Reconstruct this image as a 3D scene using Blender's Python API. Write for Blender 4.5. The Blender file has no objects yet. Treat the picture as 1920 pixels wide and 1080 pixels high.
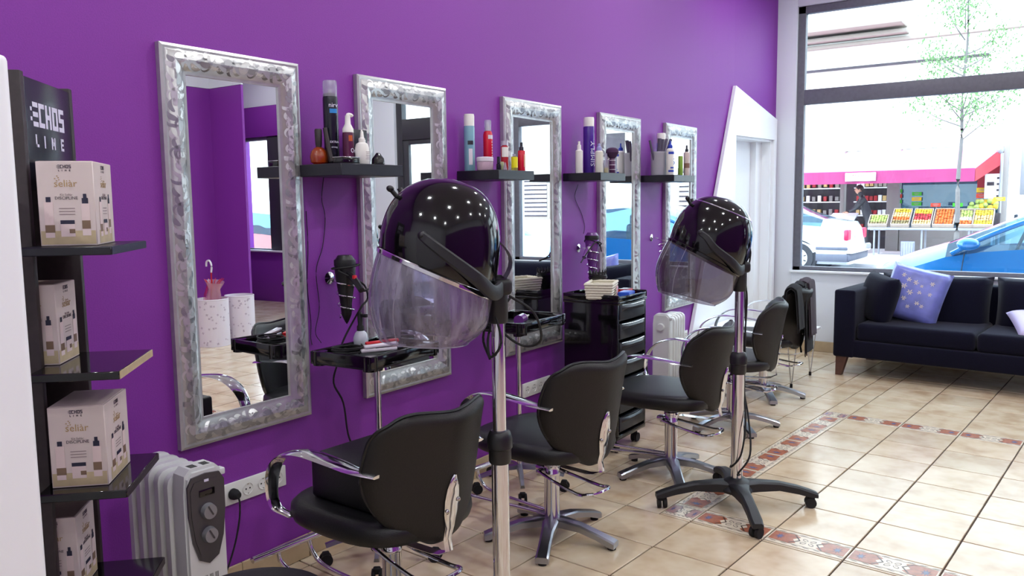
import bpy, bmesh, math, random
from mathutils import Vector, Matrix, Euler
PI = math.pi
random.seed(7)
scn = bpy.context.scene
COL = scn.collection

# ---------------------------------------------------------------- camera, sky, sun, exposure
CAM = Vector((2.61110284, 0.0, 1.47822742))
CR = Vector((0.81976035, 0.57257863, -0.01211111))
CU = Vector((-0.05063925, 0.09353206, 0.99432762))
CF = Vector((-0.57046353, 0.81449706, -0.10566883))
cd = bpy.data.cameras.new('camera'); cam = bpy.data.objects.new('camera', cd); COL.objects.link(cam)
mw = Matrix((CR, CU, -CF)).transposed().to_4x4(); mw.translation = CAM
cam.matrix_world = mw
cd.sensor_width = 36.0; cd.lens = 1523.69 / 1920 * 36; cd.clip_start = 0.02; cd.clip_end = 200
scn.camera = cam

SKY = 8.5
world = bpy.data.worlds.new('sky'); scn.world = world; world.use_nodes = True
wn = world.node_tree; wn.nodes.clear()
bg = wn.nodes.new('ShaderNodeBackground'); wo = wn.nodes.new('ShaderNodeOutputWorld')
tc = wn.nodes.new('ShaderNodeTexCoord'); sx = wn.nodes.new('ShaderNodeSeparateXYZ')
rp = wn.nodes.new('ShaderNodeValToRGB')
rp.color_ramp.elements[0].position = 0.0; rp.color_ramp.elements[0].color = (0.84, 0.92, 1.0, 1)
rp.color_ramp.elements[1].position = 1.0; rp.color_ramp.elements[1].color = (0.66, 0.80, 1.0, 1)
wn.links.new(tc.outputs['Generated'], sx.inputs[0]); wn.links.new(sx.outputs[2], rp.inputs[0])
wn.links.new(rp.outputs[0], bg.inputs[0]); bg.inputs[1].default_value = SKY
wn.links.new(bg.outputs[0], wo.inputs[0])
sd = bpy.data.lights.new('sun', 'SUN'); sd.energy = 3.5; sd.angle = 0.2; sd.color = (1.0, 0.97, 0.92)
so = bpy.data.objects.new('sun', sd); COL.objects.link(so); so.rotation_euler = (math.radians(38), math.radians(-14), 0)
scn.view_settings.view_transform = 'Standard'; scn.view_settings.look = 'None'
scn.view_settings.gamma = 1.0; scn.view_settings.use_curve_mapping = False
scn.view_settings.exposure = 0.0
LAMP_W = 16.0

# ---------------------------------------------------------------- materials
def lin(c):
    return tuple(((v / 255) / 12.92 if v / 255 <= 0.04045 else ((v / 255 + 0.055) / 1.055) ** 2.4) for v in c)
def mat(name, rgb, rough=0.5, metal=0.0, var=0.0, scale=30.0, bump=0.0, coat=0.0, spec=0.5, emit=0.0, sheen=0.0, detail=3.0):
    m = bpy.data.materials.new(name); m.use_nodes = True
    nt = m.node_tree; b = nt.nodes['Principled BSDF']; c = lin(rgb)
    b.inputs['Base Color'].default_value = (*c, 1); b.inputs['Roughness'].default_value = rough
    b.inputs['Metallic'].default_value = metal; b.inputs['Coat Weight'].default_value = coat
    b.inputs['Specular IOR Level'].default_value = spec
    if sheen: b.inputs['Sheen Weight'].default_value = sheen
    if emit:
        b.inputs['Emission Color'].default_value = (*c, 1); b.inputs['Emission Strength'].default_value = emit
    if var or bump:
        tx = nt.nodes.new('ShaderNodeTexCoord'); n = nt.nodes.new('ShaderNodeTexNoise')
        n.inputs['Scale'].default_value = scale; n.inputs['Detail'].default_value = detail
        nt.links.new(tx.outputs['Object'], n.inputs['Vector'])
        if var:
            r = nt.nodes.new('ShaderNodeValToRGB')
            r.color_ramp.elements[0].position = 0.3; r.color_ramp.elements[1].position = 0.7
            r.color_ramp.elements[0].color = (*[v * (1 - var) for v in c], 1)
            r.color_ramp.elements[1].color = (*[min(1, v * (1 + var)) for v in c], 1)
            nt.links.new(n.outputs['Fac'], r.inputs[0]); nt.links.new(r.outputs[0], b.inputs['Base Color'])
        if bump:
            bp = nt.nodes.new('ShaderNodeBump'); bp.inputs['Strength'].default_value = bump; bp.inputs['Distance'].default_value = 0.002
            nt.links.new(n.outputs['Fac'], bp.inputs['Height']); nt.links.new(bp.outputs[0], b.inputs['Normal'])
    return m
def seethrough(name, tint, alpha, rough=0.05, body=(200, 200, 205), ior=1.45, streak=0.0):
    """thin clear sheet: part transparent (tinted), part coloured body, plus a mirror coat by angle"""
    m = bpy.data.materials.new(name); m.use_nodes = True; nt = m.node_tree; nt.nodes.clear()
    o = nt.nodes.new('ShaderNodeOutputMaterial'); t = nt.nodes.new('ShaderNodeBsdfTransparent'); t.inputs[0].default_value = (*lin(tint), 1)
    d = nt.nodes.new('ShaderNodeBsdfPrincipled'); d.inputs['Base Color'].default_value = (*lin(body), 1); d.inputs['Roughness'].default_value = max(rough, 0.2)
    g = nt.nodes.new('ShaderNodeBsdfGlossy'); g.inputs['Roughness'].default_value = rough; g.inputs[0].default_value = (1, 1, 1, 1)
    m1 = nt.nodes.new('ShaderNodeMixShader'); m2 = nt.nodes.new('ShaderNodeMixShader'); lw = nt.nodes.new('ShaderNodeLayerWeight'); lw.inputs[0].default_value = 0.5; pw = nt.nodes.new('ShaderNodeMath'); pw.operation = 'POWER'; pw.inputs[1].default_value = 5.0; nt.links.new(lw.outputs['Facing'], pw.inputs[0])
    fr = nt.nodes.new('ShaderNodeMath'); fr.operation = 'MULTIPLY_ADD'; fr.inputs[1].default_value = 0.7; fr.inputs[2].default_value = (ior - 1) ** 2 / (ior + 1) ** 2; nt.links.new(pw.outputs[0], fr.inputs[0])
    m1.inputs[0].default_value = alpha
    if streak:
        tx = nt.nodes.new('ShaderNodeTexCoord'); mp = nt.nodes.new('ShaderNodeMapping'); mp.inputs['Scale'].default_value = (30, 30, 6)
        n = nt.nodes.new('ShaderNodeTexNoise'); n.inputs['Scale'].default_value = 1.0; n.inputs['Detail'].default_value = 6
        r = nt.nodes.new('ShaderNodeMapRange'); r.inputs[1].default_value = 0.3; r.inputs[2].default_value = 0.7
        r.inputs[3].default_value = max(0, alpha - streak); r.inputs[4].default_value = min(1, alpha + streak)
        nt.links.new(tx.outputs['Object'], mp.inputs[0]); nt.links.new(mp.outputs[0], n.inputs[0]); nt.links.new(n.outputs[0], r.inputs[0]); nt.links.new(r.outputs[0], m1.inputs[0])
    nt.links.new(t.outputs[0], m1.inputs[1]); nt.links.new(d.outputs[0], m1.inputs[2])
    nt.links.new(fr.outputs[0], m2.inputs[0]); nt.links.new(m1.outputs[0], m2.inputs[1]); nt.links.new(g.outputs[0], m2.inputs[2])
    nt.links.new(m2.outputs[0], o.inputs[0])
    return m

M = {}
def defmat(key, *a, **k): M[key] = mat(key, *a, **k)
defmat('purple', (129, 44, 154), 0.55, var=0.06, scale=220, bump=0.25, detail=4)
defmat('white_wall', (226, 230, 236), 0.7, bump=0.15, scale=120)
defmat('ceiling_white', (238, 240, 242), 0.8)
defmat('white_lacquer', (244, 246, 248), 0.35, bump=0.08, scale=200)
defmat('black_vinyl', (15, 15, 17), 0.42, bump=0.35, scale=260, spec=0.45)
defmat('grey_vinyl', (30, 27, 25), 0.5, var=0.12, scale=180, bump=0.4, spec=0.35)
defmat('chrome', (222, 222, 226), 0.09, 1.0)
defmat('brushed', (190, 188, 184), 0.24, 1.0)
defmat('cast_metal', (168, 170, 178), 0.28, 1.0, bump=0.1, scale=60)
defmat('rubber', (24, 24, 25), 0.8)
defmat('black_plastic', (20, 20, 22), 0.38, bump=0.1, scale=300)
defmat('matt_plastic', (24, 25, 28), 0.5, bump=0.25, scale=300)
defmat('gloss_black', (9, 8, 10), 0.09, coat=0.15)
defmat('shelf_black', (22, 22, 32), 0.35, var=0.1, scale=60)
defmat('stand_black', (26, 20, 24), 0.5, var=0.25, scale=40, bump=0.1)
defmat('stand_brown', (46, 36, 38), 0.5, var=0.2, scale=50)
defmat('frame_silver', (192, 192, 190), 0.34, 0.7, var=0.08, scale=25, bump=0.12)
defmat('leaf_silver', (218, 218, 216), 0.36, 0.85)
defmat('leaf_dark', (168, 169, 170), 0.34, 0.85)
defmat('mirror', (244, 248, 248), 0.0, 1.0)
defmat('grout', (62, 44, 36), 0.85)
defmat('heater_white', (214, 216, 214), 0.3, coat=0.3)
defmat('heater_dark', (70, 68, 72), 0.25, 0.3)
defmat('knob_grey', (140, 140, 144), 0.35, 0.4)
defmat('socket_white', (226, 226, 222), 0.35)
defmat('dark_hole', (12, 12, 12), 0.7)
defmat('cardboard', (216, 202, 196), 0.5, var=0.03, scale=14)
defmat('card_edge', (150, 128, 118), 0.6)
defmat('card_foot', (196, 178, 140), 0.5, var=0.12, scale=25)
defmat('ink', (62, 50, 62), 0.5); defmat('ink_soft', (150, 132, 132), 0.5); defmat('gold_ink', (176, 146, 96), 0.4)
defmat('print_navy', (34, 34, 58), 0.5); defmat('print_pale', (228, 208, 204), 0.5); defmat('print_brown', (128, 104, 82), 0.5)
defmat('letter_white', (226, 222, 240), 0.5)
defmat('window_frame', (104, 104, 112), 0.5, var=0.08, scale=40)  # grey raised: the bloom around the window is put into the frame colour
defmat('door_frame', (58, 58, 62), 0.5)
defmat('sofa', (9, 9, 30), 0.95, var=0.3, scale=160, bump=0.4, sheen=0.08, spec=0.2)
defmat('wood_leg', (92, 60, 50), 0.4, var=0.2, scale=30)
defmat('satin', (120, 128, 204), 0.33, var=0.22, scale=9, bump=1.0, sheen=0.2)
defmat('lilac', (208, 196, 232), 0.5)
defmat('cream_print', (238, 226, 206), 0.5)
defmat('towel_dark', (28, 29, 32), 0.95, bump=0.8, scale=400)
defmat('towel_brown', (66, 56, 64), 0.95, bump=0.8, scale=400)
defmat('basket', (222, 216, 196), 0.7, bump=0.5, scale=150)
defmat('blue_plastic', (24, 78, 196), 0.35); defmat('red_plastic', (196, 30, 40), 0.35); defmat('paper', (240, 238, 232), 0.7); defmat('pink_note', (236, 190, 196), 0.6)
defmat('purple_gloss', (108, 54, 132), 0.2, coat=0.5)
defmat('lamp_glow', (255, 250, 240), 0.5, emit=14.0)
defmat('lamp_rim', (220, 220, 220), 0.4)
defmat('tile_base', (214, 192, 164), 0.22)
defmat('tile_cream', (226, 212, 188), 0.22, var=0.06, scale=20); defmat('tile_red', (166, 98, 70), 0.25, var=0.22, scale=35); defmat('tile_blue', (92, 92, 128), 0.25, var=0.2, scale=60); defmat('tile_line', (70, 52, 48), 0.3); defmat('tile_mauve', (170, 132, 128), 0.25, var=0.15, scale=35)
defmat('base_tile', (186, 164, 130), 0.3, var=0.12, scale=9)
defmat('bin_paper', (226, 216, 224), 0.6); defmat('bin_flower', (160, 140, 160), 0.6)
# outside
defmat('plaster', (236, 232, 224), 0.85, var=0.03, scale=3); defmat('ledge', (150, 138, 128), 0.85); defmat('asphalt', (96, 94, 104), 0.9, var=0.1, scale=40)
defmat('paving', (206, 196, 196), 0.8, var=0.05, scale=20); defmat('awning', (216, 120, 164), 0.8); defmat('awning_dark', (150, 50, 100), 0.8, var=0.06, scale=6)
defmat('steel_post', (150, 152, 160), 0.4, 0.5); defmat('shop_dark', (58, 48, 54), 0.6, var=0.3, scale=4); defmat('shop_red', (176, 34, 52), 0.6); defmat('stand_wall', (140, 134, 130), 0.8)
defmat('bark', (112, 106, 104), 0.9, var=0.1, scale=30); defmat('leaf_green', (104, 140, 84), 0.7); defmat('white_board', (236, 234, 236), 0.6)
defmat('car_blue', (24, 112, 176), 0.18, 0.25, coat=1.0); defmat('car_white', (232, 234, 238), 0.25, coat=1.0); defmat('car_red', (190, 24, 40), 0.25, coat=1.0)
defmat('tyre', (50, 50, 56), 0.85); defmat('hubcap', (214, 212, 206), 0.4, 0.4); defmat('bumper_grey', (96, 98, 112), 0.6); defmat('tail_red', (220, 40, 80), 0.3)
defmat('seat_dark', (60, 64, 74), 0.8); defmat('plate', (236, 236, 240), 0.4)
for k, c in dict(green=(66, 176, 40), red_card=(206, 62, 36), yellow=(226, 186, 20), orange=(214, 96, 34), apple=(168, 40, 46), lemon=(206, 170, 40), pale_fruit=(204, 168, 110), grey_veg=(128, 112, 76), cabbage=(150, 168, 84), skin=(190, 140, 116), hair=(44, 34, 32), black_cloth=(40, 38, 44), crate=(176, 158, 144), bin_grey=(140, 142, 168)).items():
    defmat(k, c, 0.6, var=0.06, scale=20)
M['glass'] = seethrough('glass', (236, 244, 246), 0.0, 0.01, ior=1.3)
M['car_glass'] = seethrough('car_glass', (170, 205, 220), 0.12, 0.02, body=(120, 170, 200))
M['visor_frost'] = seethrough('visor_frost', (206, 198, 214), 0.38, 0.1, body=(158, 152, 172), streak=0.3)
M['visor_smoke'] = seethrough('visor_smoke', (176, 168, 176), 0.22, 0.05, body=(120, 112, 120), streak=0.1)
M['clear'] = seethrough('clear', (225, 225, 235), 0.3, 0.1, body=(225, 220, 235))

# floor tile: mottled beige, varied tile by tile
def tile_material():
    m = bpy.data.materials.new('floor_tile'); m.use_nodes = True; nt = m.node_tree; b = nt.nodes['Principled BSDF']
    tx = nt.nodes.new('ShaderNodeTexCoord'); oi = nt.nodes.new('ShaderNodeObjectInfo'); ad = nt.nodes.new('ShaderNodeVectorMath'); ad.operation = 'ADD'
    sc = nt.nodes.new('ShaderNodeVectorMath'); sc.operation = 'SCALE'; sc.inputs['Scale'].default_value = 40.0
    cmb = nt.nodes.new('ShaderNodeCombineXYZ'); nt.links.new(oi.outputs['Random'], cmb.inputs[0]); nt.links.new(oi.outputs['Random'], cmb.inputs[1])
    nt.links.new(cmb.outputs[0], sc.inputs[0]); nt.links.new(tx.outputs['Object'], ad.inputs[0]); nt.links.new(sc.outputs[0], ad.inputs[1])
    n = nt.nodes.new('ShaderNodeTexNoise'); n.inputs['Scale'].default_value = 4.2; n.inputs['Detail'].default_value = 3; n.inputs['Roughness'].default_value = 0.6
    nt.links.new(ad.outputs[0], n.inputs['Vector'])
    r = nt.nodes.new('ShaderNodeValToRGB'); e = r.color_ramp.elements
    e[0].position = 0.3; e[0].color = (*lin((192, 165, 132)), 1); e[1].position = 0.72; e[1].color = (*lin((226, 212, 184)), 1)
    k = e.new(0.5); k.color = (*lin((214, 194, 163)), 1)
    hs = nt.nodes.new('ShaderNodeHueSaturation'); mr = nt.nodes.new('ShaderNodeMapRange'); mr.inputs[3].default_value = 0.93; mr.inputs[4].default_value = 1.06
    nt.links.new(oi.outputs['Random'], mr.inputs[0]); nt.links.new(mr.outputs[0], hs.inputs['Value']); nt.links.new(n.outputs[0], r.inputs[0])
    nt.links.new(r.outputs[0], hs.inputs['Color']); nt.links.new(hs.outputs[0], b.inputs['Base Color'])
    b.inputs['Roughness'].default_value = 0.2; b.inputs['Specular IOR Level'].default_value = 0.5
    n2 = nt.nodes.new('ShaderNodeTexNoise'); n2.inputs['Scale'].default_value = 14; nt.links.new(tx.outputs['Object'], n2.inputs[0])
    bp = nt.nodes.new('ShaderNodeBump'); bp.inputs['Strength'].default_value = 0.25; bp.inputs['Distance'].default_value = 0.003
    nt.links.new(n2.outputs[0], bp.inputs['Height']); nt.links.new(bp.outputs[0], b.inputs['Normal'])
    return m
M['floor_tile'] = tile_material()

# ---------------------------------------------------------------- mesh helpers
def V(*a): return Vector(a[0] if len(a) == 1 else a)
def smooth_pts(pts, n=6, closed=False):
    P = [Vector(p) for p in pts]; out = []; L = len(P)
    rng = L if closed else L - 1
    for i in range(rng):
        p0 = P[(i - 1) % L] if (closed or i > 0) else P[0] * 2 - P[1]
        p1 = P[i]; p2 = P[(i + 1) % L]
        p3 = P[(i + 2) % L] if (closed or i + 2 < L) else P[-1] * 2 - P[-2]
        for k in range(n):
            t = k / n
            out.append(0.5 * ((2 * p1) + (p2 - p0) * t + (2 * p0 - 5 * p1 + 4 * p2 - p3) * t * t + (3 * p1 - p0 - 3 * p2 + p3) * t ** 3))
    if not closed: out.append(P[-1])
    return out
class G:
    def __init__(s): s.bm = bmesh.new(); s.mats = []
    def mi(s, m):
        m = M[m] if isinstance(m, str) else m
        if m not in s.mats: s.mats.append(m)
        return s.mats.index(m)
    def faces(s, verts, faces, m, mtx=None):
        i = s.mi(m); vs = [s.bm.verts.new(mtx @ Vector(v) if mtx else v) for v in verts]; out = []
        for f in faces:
            try: q = s.bm.faces.new([vs[k] for k in f]); q.material_index = i; out.append(q)
            except ValueError: pass
        return out
    def box(s, c, size, m, rot=None, bev=0.0, seg=2):
        b = bmesh.new(); bmesh.ops.create_cube(b, size=1.0)
        for v in b.verts: v.co = Vector((v.co.x * size[0], v.co.y * size[1], v.co.z * size[2]))
        if bev: bmesh.ops.bevel(b, geom=b.edges[:], offset=min(bev, min(size) * 0.49), segments=seg, affect='EDGES', profile=0.5)
        mt = Matrix.Translation(Vector(c)) @ (rot.to_matrix().to_4x4() if isinstance(rot, Euler) else (rot if rot else Matrix()))
        s.merge(b, m, mt); return s
    def merge(s, b, m, mt):
        i = s.mi(m); b.verts.index_update(); mp = [s.bm.verts.new(mt @ v.co) for v in b.verts]
        for f in b.faces:
            q = s.bm.faces.new([mp[v.index] for v in f.verts]); q.material_index = i
        b.free()
    def lathe(s, prof, m, at=(0, 0, 0), mtx=None, seg=24, sx=1, sy=1, cap0=True, cap1=True):
        mt = Matrix.Translation(Vector(at)) @ (mtx if mtx else Matrix()); n = len(prof); vs = []
        for r, z in prof:
            for k in range(seg):
                a = 2 * PI * k / seg; vs.append((r * sx * math.cos(a), r * sy * math.sin(a), z))
        fs = [(i * seg + k, i * seg + (k + 1) % seg, (i + 1) * seg + (k + 1) % seg, (i + 1) * seg + k) for i in range(n - 1) for k in range(seg)]
        if cap0 and prof[0][0] > 1e-5: fs.append(tuple(range(seg))[::-1])
        if cap1 and prof[-1][0] > 1e-5: fs.append(tuple((n - 1) * seg + k for k in range(seg)))
        s.faces(vs, fs, m, mt); return s
    def cyl(s, p0, p1, r0, m, r1=None, seg=16, cap=True):
        p0, p1 = Vector(p0), Vector(p1); d = p1 - p0; L = d.length
        q = d.to_track_quat('Z', 'Y').to_matrix().to_4x4()
        return s.lathe([(r0, 0), (r0 if r1 is None else r1, L)], m, p0, q, seg, cap0=cap, cap1=cap)
    def sweep(s, pts, sec, m, up=(0, 0, 1), closed=False, scale=None, cap=True):
        """sec: 2-D section (side, up) swept along pts"""
        P = [Vector(p) for p in pts]; n = len(P); k = len(sec); vs = []; u0 = Vector(up)
        for i, p in enumerate(P):
            t = (P[(i + 1) % n] if (closed or i < n - 1) else P[i]) - (P[i - 1] if (closed or i > 0) else P[i]); t.normalize()
            sd_ = t.cross(u0)
            if sd_.length < 1e-4: sd_ = t.cross(Vector((1, 0, 0.01)))
            sd_.normalize(); uu = sd_.cross(t); f = scale[i] if scale else 1
            for a, b in sec: vs.append(p + sd_ * a * f + uu * b * f)
        fs = [(i * k + j, i * k + (j + 1) % k, ((i + 1) % n) * k + (j + 1) % k, ((i + 1) % n) * k + j) for i in range(n if closed else n - 1) for j in range(k)]
        if not closed and cap: fs += [tuple(range(k))[::-1], tuple((n - 1) * k + j for j in range(k))]
        s.faces(vs, fs, m); return s
    def tube(s, pts, r, m, seg=8, n=5, closed=False, smooth=True, up=(0, 0, 1), taper=None):
        if smooth: pts = smooth_pts(pts, n, closed)
        sc = [1 + (taper - 1) * i / (len(pts) - 1) for i in range(len(pts))] if taper is not None else None
        return s.sweep(pts, [(r * math.cos(2 * PI * k / seg), r * math.sin(2 * PI * k / seg)) for k in range(seg)], m, up, closed, sc)
    def prism(s, pts, vec, m, mtx=None):
        n = len(pts); P = [Vector(p) for p in pts]; Q = [p + Vector(vec) for p in P]
        return s.faces(P + Q, [tuple(range(n))[::-1], tuple(range(n, 2 * n))] + [(i, (i + 1) % n, n + (i + 1) % n, n + i) for i in range(n)], m, mtx)
    def sphere(s, c, r, m, seg=16, rings=10, mtx=None):
        if not hasattr(r, '__len__'): r = (r, r, r)
        b = bmesh.new(); bmesh.ops.create_uvsphere(b, u_segments=seg, v_segments=rings, radius=1)
        s.merge(b, m, Matrix.Translation(Vector(c)) @ (mtx if mtx else Matrix()) @ Matrix.Diagonal((*r, 1))); return s
    def surf(s, fn, nu, nv, m, wrap=False):
        vs = [fn(i / nu, j / nv) for i in range(nu + (0 if wrap else 1)) for j in range(nv + 1)]; w = nv + 1; N = nu + (0 if wrap else 1)
        fs = [(i * w + j, ((i + 1) % N) * w + j, ((i + 1) % N) * w + j + 1, i * w + j + 1) for i in range(nu) for j in range(nv)]
        return s.faces(vs, fs, m)
    def tf(s, mtx): bmesh.ops.transform(s.bm, matrix=mtx, verts=s.bm.verts[:]); return s
    def obj(s, name, parent=None, sharp=38, loc=None, rot=None, mods=(), keep_normals=False):
        bm = s.bm; bmesh.ops.remove_doubles(bm, verts=bm.verts[:], dist=1e-6)
        if not keep_normals: bmesh.ops.recalc_face_normals(bm, faces=bm.faces[:])
        lim = math.radians(sharp)
        for f in bm.faces: f.smooth = True
        for e in bm.edges:
            if len(e.link_faces) != 2 or e.calc_face_angle(0) > lim: e.smooth = False
        me = bpy.data.meshes.new(name); bm.to_mesh(me); bm.free()
        for m in s.mats: me.materials.append(m)
        o = bpy.data.objects.new(name, me); COL.objects.link(o)
        if parent: o.parent = parent
        if loc is not None: o.location = loc
        if rot is not None: o.rotation_euler = rot
        for k in mods:
            if k == 'sub': mo = o.modifiers.new('smooth', 'SUBSURF'); mo.levels = 1; mo.render_levels = 1
            if k == 'sub2': mo = o.modifiers.new('smooth', 'SUBSURF'); mo.levels = 2; mo.render_levels = 2
        return o
def tag(o, label=None, cat=None, group=None, kind=None):
    if label: o['label'] = label
    if cat: o['category'] = cat
    if group: o['group'] = group
    if kind: o['kind'] = kind
    return o
def thing(name, label, cat, loc=(0, 0, 0), rz=0.0, group=None):
    o = bpy.data.objects.new(name, None); COL.objects.link(o); o.location = loc; o.rotation_euler = (0, 0, rz); o.empty_display_size = 0.05
    return tag(o, label, cat, group)
def place(name, loc, rz=0.0, parent=None, kind=None):
    o = bpy.data.objects.new(name, None); COL.objects.link(o); o.location = loc; o.rotation_euler = (0, 0, rz); o.empty_display_size = 0.05
    if parent: o.parent = parent
    if kind: o['kind'] = kind
    return o
def dup(root, loc=None, rz=None, label=None, group=None, skip=()):
    r = root.copy(); COL.objects.link(r)
    if loc is not None: r.location = loc
    if rz is not None: r.rotation_euler = (0, 0, rz)
    if label: r['label'] = label
    if group: r['group'] = group
    for ch in root.children:
        if ch.name.split('.')[0] in skip: continue
        c = ch.copy(); COL.objects.link(c); c.parent = r
        for g in ch.children:
            d = g.copy(); COL.objects.link(d); d.parent = c
    return r
FONT = {}
def text(body, size, m, parent, loc, rot, name='lettering', ext=0.0004, ax='CENTER', sp=1.0):
    """rot: 3x3/4x4 matrix taking text x,y,z(normal) to the parent's frame"""
    k = (body, size, m, ax, sp)
    if k not in FONT:
        c = bpy.data.curves.new(name, 'FONT'); c.body = body; c.size = size; c.extrude = ext; c.align_x = ax; c.align_y = 'CENTER'; c.space_character = sp; c.resolution_u = 2
        c.materials.append(M[m])
        tmp = bpy.data.objects.new(name, c); COL.objects.link(tmp); bpy.context.view_layer.update()
        FONT[k] = bpy.data.meshes.new_from_object(tmp.evaluated_get(bpy.context.evaluated_depsgraph_get())); bpy.data.objects.remove(tmp)
    o = bpy.data.objects.new(name, FONT[k]); COL.objects.link(o); o.parent = parent
    o.matrix_local = Matrix.Translation(Vector(loc)) @ rot.to_4x4(); return o
def basis(x, y):
    x = Vector(x).normalized(); y = Vector(y).normalized(); z = x.cross(y)
    return Matrix((x, y, z)).transposed()

# ---------------------------------------------------------------- room shell
H = 3.6; YB = 8.05; YO = 8.30
def wx(y): return 0.0 if y < 6.2 else (y - 6.2) ** 2 * 0.0365
def wall_run(g, y0, y1, z0, z1, m='purple'):
    g.prism([(wx(y0), y0, z0), (wx(y1), y1, z0), (-0.22, y1, z0), (-0.22, y0, z0)], (0, 0, z1 - z0), m)
DY0, DY1, DZ = 7.14, 7.97, 2.04
g = G(); wall_run(g, -2.0, 6.2, 0, H)
for k in range(6): wall_run(g, 6.2 + (DY0 - 6.2) * k / 6, 6.2 + (DY0 - 6.2) * (k + 1) / 6, 0, H)
wall_run(g, DY0, DY1, DZ, H); wall_run(g, DY1, YO, 0, H)
tag(g.obj('wall_left'), kind='structure')
# white angular door surround
def wp(y, z, d): # a point d in front of the bent wall
    n = Vector((1, -0.078, 0)).normalized(); return Vector((wx(y), y, z)) + n * d
g = G()
outl = [(6.09, 0), (7.12, 2.47), (8.02, 2.235), (8.02, 0), (DY1, 0), (DY1, DZ), (DY0, DZ), (DY0, 0)]
for q in ([(6.09, 0), (7.12, 2.47), (DY0, DZ), (DY0, 0)], [(7.12, 2.47), (8.02, 2.235), (DY1, DZ), (DY0, DZ)], [(8.02, 2.235), (8.02, 0), (DY1, 0), (DY1, DZ)]):
    g.prism([wp(y, z, 0.0) for y, z in q], Vector((1, -0.078, 0)) * 0.03, 'white_lacquer')
tag(g.obj('trim_1'), 'white angular surround panel running up to a point around the doorway', kind='structure')
d2 = place('door_2', (0, 0, 0), kind='structure')
g = G(); g.prism([(-0.12, DY0, 0), (-0.04, DY1, 0), (-0.08, DY1, 0), (-0.16, DY0, 0)], (0, 0, DZ - 0.01), 'white_lacquer'); g.obj('door_panel', d2)
g = G()
g.prism([(wx(DY0), DY0, 0), (wx(DY0), DY0 + 0.02, 0), (-0.14, DY0 + 0.02, 0), (-0.14, DY0, 0)], (0, 0, DZ), 'white_lacquer')
g.prism([(wx(DY1), DY1 - 0.03, 0), (wx(DY1), DY1, 0), (-0.08, DY1, 0), (-0.08, DY1 - 0.03, 0)], (0, 0, DZ), 'white_lacquer')
g.prism([(0.0, DY1 - 0.11, 0), (0.03, DY1 - 0.03, 0), (-0.06, DY1 - 0.03, 0), (-0.08, DY1 - 0.11, 0)], (0, 0, DZ), 'white_lacquer')
g.prism([(wx(DY0), DY0, DZ - 0.02), (wx(DY1), DY1, DZ - 0.02), (-0.08, DY1, DZ - 0.02), (-0.14, DY0, DZ - 0.02)], (0, 0, 0.02), 'white_lacquer')
g.obj('door_frame', d2)

# window side wall (faces the street)
W1 = (0.31, 3.02, 0.77, 3.28); D1 = (3.32, 4.92, 0.0, 3.28); W2 = (7.2, 8.25, 0.77, 2.5)
def yb(g, x0, x1, z0, z1, m='white_wall', bev=0.004):
    g.box(((x0 + x1) / 2, (YB + YO) / 2, (z0 + z1) / 2), (x1 - x0, YO - YB, z1 - z0), m, bev=bev)
g = G()
yb(g, 0.10, W1[0], 0, H); yb(g, W1[0], W1[1], -0.1, W1[2]); yb(g, W1[0], D1[1], W1[3], H); yb(g, W1[1], D1[0], -0.1, W1[3]); yb(g, D1[1], 5.9, -0.1, H)
tag(g.obj('wall_back'), kind='structure')
g = G(); yb(g, 5.9, W2[0], -0.1, 2.95, 'purple'); yb(g, W2[0], W2[1], -0.1, W2[2], 'purple'); yb(g, W2[0], W2[1], W2[3], 2.95, 'purple'); yb(g, W2[1], 8.8, -0.1, 2.95, 'purple'); yb(g, 5.9, 8.8, 2.95, H)
tag(g.obj('wall_back.001'), kind='structure')
g = G(); g.box((6.1, 2.0, 1.42), (0.3, 8.0, 2.85), 'purple'); g.box((5.66, 6.015, 1.42), (0.6, 0.03, 2.85), 'purple')
g.box((6.1, 2.0, 3.225), (0.3, 8.0, 0.75), 'white_wall'); g.box((5.66, 6.015, 3.225), (0.6, 0.03, 0.75), 'white_wall')
tag(g.obj('wall_right'), kind='structure')
g = G(); g.box((7.4, 5.95, 1.8), (2.7, 0.1, 3.6), 'purple'); g.box((8.8, 7.1, 1.8), (0.15, 2.5, 3.6), 'purple'); tag(g.obj('wall_right.001'), kind='structure')
g = G(); g.box((2.9, -2.1, 1.8), (6.6, 0.2, 3.6), 'white_wall'); tag(g.obj('wall_front'), kind='structure')
g = G(); g.box((4.2, 3.1, H + 0.06), (9.4, 10.5, 0.12), 'ceiling_white'); tag(g.obj('ceiling'), kind='structure')

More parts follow.
